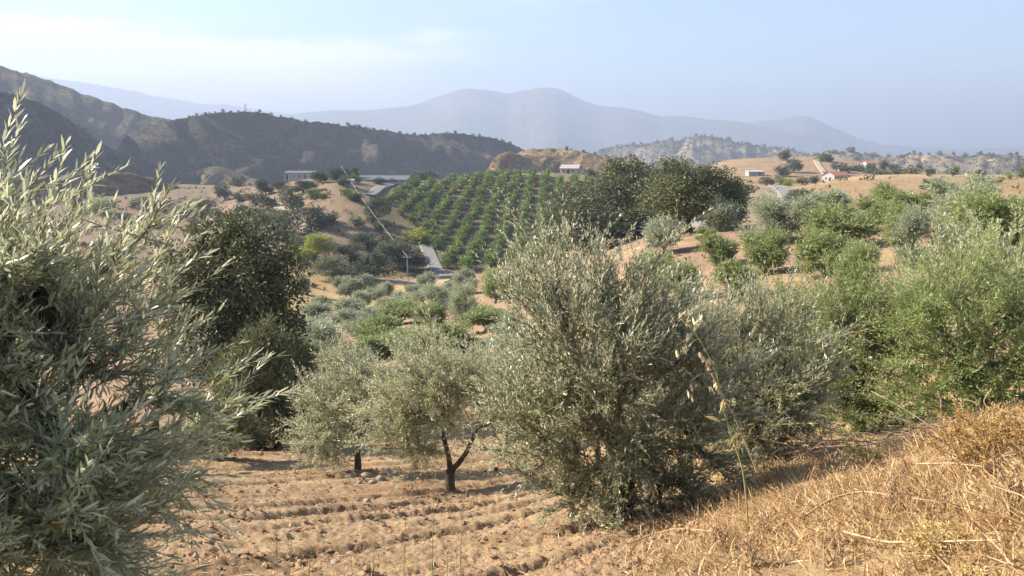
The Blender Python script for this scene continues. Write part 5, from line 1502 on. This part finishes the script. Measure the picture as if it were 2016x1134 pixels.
house('farmhouse', 'small white farmhouse with grey pitched roof above the plantation', 1124, 346, 240, 6.8, 5.2, 2.3, 1.2, -.35, M['roof'], [('window', -2.2, 1.3, .8, .8), ('door', -.3, 1.0, 1.1, 1.9), ('window', 1.5, 1.3, .8, .8)], [('window', 1, 0, 1.4, .9, .9)], base=at(1124, 343.5, 290))
house('farmhouse', 'white house with long red-brown roof behind the tan crest', 1646, 357, 300, 11, 6, 2.6, 1.5, .55, M['redroof'], [('window', -3, 1.4, .8, .9), ('door', -.5, 1.0, 1.0, 2.0), ('window', 2.2, 1.4, .8, .9)], [('window', -1, -1, 1.4, .8, .9), ('window', -1, 1, 1.4, .8, .9)], chimney=True)
house('shed', 'small shed with pale flat roof under the cable', 682, 366, 180, 3.8, 3, 1.5, .25, 0, M['white'], [('door', -.8, .7, .8, 1.4)], mono=True, cat='shed')
house('greenhouse', 'long grey-roofed greenhouse behind the bushes', 752, 358, 220, 17.5, 8, .7, 1.1, -.05, M['greyroof'], [('window', x, .4, 2.2, .5) for x in (-7, -4, -1, 2, 5)], mono=True, cat='greenhouse')
house('cottage', 'tiny white cottage low on the terraced knoll', 1486, 346, 300, 7.5, 4, 1.8, .5, .1, M['white'], [('window', -1.5, 1, .7, .7), ('door', 1.5, .9, .9, 1.6)], mono=True, cat='cottage')
house('cottage', 'tiny white cottage in the scrub belt', 1709, 331, 340, 5.5, 4.5, 2.4, 1.1, .3, M['redroof'], [('window', -1.2, 1.3, .8, .8), ('door', 1.0, 1.0, .9, 1.9)], cat='cottage')

def parked_car():
    g = ground([991], [346], 230)[0]
    t = thing('parked_car', 'white car parked above the plantation', 'car', g, .1)
    prof = [(-2.1,.35),(-2.1,.8),(-1.9,.95),(-1.25,1.0),(-.7,1.42),(.75,1.45),(1.5,1.02),(2.0,.9),(2.15,.6),(2.1,.35)]
    n = len(prof); mb = MB()
    V = []
    for y, k in ((-.85, 1.0), (-.72, 1.0), (.72, 1.0), (.85, 1.0)):
        for x, z in prof:
            tuck = .12 if (abs(y) > .8 and z > 1.0) else 0
            V.append((x * (1 if abs(y) < .8 else .985), y * (1 - tuck), z))
    q = [[r * n + i, r * n + (i + 1) % n, (r + 1) * n + (i + 1) % n, (r + 1) * n + i] for r in range(3) for i in range(n)]
    mb.add(V, quads=q)
    V2 = np.array(V)
    for r in (0, 3):
        c = V2[r * n:(r + 1) * n]; cc = c.mean(0)
        mb.add(np.concatenate([c, cc[None]]), tris=[[i, (i + 1) % n, n] for i in range(n)])
    link('body', mb.mesh('car_body', M['white'], False), t)
    for sy in (-1, 1):
        mb = MB(); mb.add([(-1.1,sy*.86,1.0),(-.65,sy*.80,1.36),(.05,sy*.80,1.38),(.05,sy*.86,1.0)], quads=[[0,1,2,3]]); link('window', mb.mesh('car_window', M['dark']), t)
        mb = MB(); mb.add([(.15,sy*.86,1.0),(.15,sy*.80,1.38),(.72,sy*.80,1.38),(1.3,sy*.86,1.03)], quads=[[0,1,2,3]]); link('window', mb.mesh('car_window', M['dark']), t)
        for x in (-1.35, 1.3):
            mb = MB(); mb.tubes(np.array([[x, sy*.70, .32], [x, sy*.9, .32]]), np.array([.32, .32]), 14); w = link('wheel', mb.mesh('car_wheel', M['dark'], True), t)
            mb = MB(); mb.tubes(np.array([[x, sy*.88, .32], [x, sy*.915, .32]]), np.array([.19, .19]), 12); link('rim', mb.mesh('car_rim', M['metal']), w)
parked_car()

# ------------------------------------------------------------------ pole, cable, masts, pipes, walls
def pole_and_cable():
    g = ground([803], [549], 100)[0]
    r = float(np.hypot(g[0], g[1]))
    top = at(803, 505, r)
    hh = top[2] - g[2]
    t = thing('utility_pole', 'pale utility pole below the dark oaks', 'pole', g)
    mb = MB(); mb.tubes(np.array([[0,0,-.3],[0,0,hh*.5],[0,0,hh]]), np.array([.16,.13,.10]), 8); link('shaft', mb.mesh('pole_shaft', M['concrete'], True), t)
    mb = MB().box((0,0,hh-.15), (1.5,.12,.12)); link('crossarm', mb.mesh('pole_crossarm', M['metal']), t)
    for x in (-.6, 0, .6):
        mb = MB(); mb.tubes(np.array([[x,0,hh-.1],[x,0,hh+.2]]), np.array([.05,.04]), 6); link('insulator', mb.mesh('insulator', M['white']), t)
    p2 = ground([672], [356], 200)[0]; r2 = float(np.hypot(p2[0], p2[1])); top2 = at(672, 327, r2)
    h2 = top2[2] - p2[2]
    t = thing('utility_pole', 'far utility pole hidden among the oaks at the cable end', 'pole', p2)
    mb = MB(); mb.tubes(np.array([[0,0,-.3],[0,0,h2*.5],[0,0,h2]]), np.array([.16,.13,.10]), 8); link('shaft', mb.mesh('pole_shaft', M['concrete'], True), t)
    a = g + np.array([0, 0, hh]); b = top2
    s = np.linspace(0, 1, 30)[:, None]
    P = a + (b - a) * s - np.array([0, 0, 1]) * (4.2 * s * (1 - s)) - a
    mb = MB(); mb.tubes(P, np.full(30, .028), 6)
    tag(link('cable', mb.mesh('cable', M['cable'], True), None, a), 'pale cable sagging from the utility pole up to the knoll', 'cable')
pole_and_cable()

def mast(label, px, top, hill_label, w):
    V, k0 = HILLS[hill_label]; C = V[k0]; cx, _ = project(C)
    p = C[int(np.argmin(np.abs(cx - px)))].copy()
    h = at(px, top, float(np.hypot(p[0], p[1])))[2] - p[2]
    p[2] -= .5
    t = thing('lattice_mast', label, 'mast', p)
    corners = [(-1,-1),(1,-1),(1,1),(-1,1)]
    for x, y in corners:
        mb = MB(); mb.tubes(np.array([[x*w,y*w,0],[x*w*.2,y*w*.2,h]]), np.array([.10,.06]), 5); link('leg', mb.mesh('mast_leg', M['metal']), t)
    mb = MB()
    for i in range(9):
        z0, z1 = h*i/9, h*(i+1)/9; k0_, k1_ = w*(1-.8*i/9), w*(1-.8*(i+1)/9)
        for j in range(4):
            a, b = corners[j], corners[(j+1) % 4]
            mb.tubes(np.array([[a[0]*k0_,a[1]*k0_,z0],[b[0]*k1_,b[1]*k1_,z1]]), np.array([.05,.05]), 4)
    link('bracing', mb.mesh('mast_bracing', M['metal']), t)
    mb = MB()
    for z in (.72, .84): mb.box((0,0,h*z), (w*2.6,.12,.12))
    link('crossarm', mb.mesh('mast_crossarm', M['metal']), t)
mast('lattice mast on the crest of the long shaded ridge', 482, 202, 'long shaded ridge with bushes along its crest', 1.1)

g0 = ground([600], [456], 120)[0]
for i, (px, py) in enumerate([(593,454),(601,457),(609,460)]):
    g = ground([px], [py], 120)[0]
    n = 16; ang = np.linspace(0, 2*math.pi, n, endpoint=False); V = []
    for y in (-.55, .55):
        for rr in (.62, .48):
            V += [(rr*math.cos(a), y, rr*math.sin(a)+.55) for a in ang]
    q = []
    for i2 in range(n):
        j = (i2+1) % n
        q += [[i2, j, 2*n+j, 2*n+i2], [n+j, n+i2, 3*n+i2, 3*n+j], [j, i2, n+i2, n+j], [2*n+i2, 2*n+j, 3*n+j, 3*n+i2]]
    mb = MB(); mb.add(V, quads=q)
    o = link('concrete_pipe', mb.mesh('concrete_pipe', M['concrete']), None, g); o.rotation_euler = (0, 0, .5)
    tag(o, ['first concrete pipe ring beside the dirt track', 'middle concrete pipe ring beside the dirt track', 'lowest concrete pipe ring beside the dirt track'][i], 'pipe', 'concrete pipe rings by the track')

def low_wall(label, pts, h, w, mat, rmin, name='low_wall'):
    g = smooth_path(ground([p[0] for p in pts], [p[1] for p in pts], rmin), 14)
    b = g[0].copy(); mb = MB()
    for a, c in zip(g[:-1], g[1:]):
        m = (a + c) / 2 - b; d = c - a
        mb.box((m[0], m[1], m[2] + h/2 - .3), (np.hypot(d[0], d[1])*1.03, w, h + .6), math.atan2(d[1], d[0]))
    tag(link(name, mb.mesh(name, mat), None, b), label, 'wall')
low_wall('pale low wall behind the bare oak trunk', [(1300,446),(1340,445),(1380,444),(1425,443)], .45, .3, M['concrete'], 60)
low_wall('grey culvert wall at the bend of the valley road', [(842,550),(865,551),(890,550)], .8, .5, M['concrete'], 90)

# ------------------------------------------------------------------ haze
def build_haze():
    m, t = new_mat('haze')
    v = N(t, 'ShaderNodeVolumePrincipled')
    v.inputs['Color'].default_value = (0.47, 0.565, 0.76, 1)
    v.inputs['Density'].default_value = 0.00034
    v.inputs['Anisotropy'].default_value = 0.15
    o = t.nodes.new('ShaderNodeOutputMaterial'); t.links.new(v.outputs[0], o.inputs['Volume'])
    mb = MB(); mb.box((0, 3800, 200), (17600, 13000, 740))
    return tag(link('haze', mb.mesh('haze', m)), 'pale blue haze filling the valley air', 'haze', None, 'stuff')
build_haze()
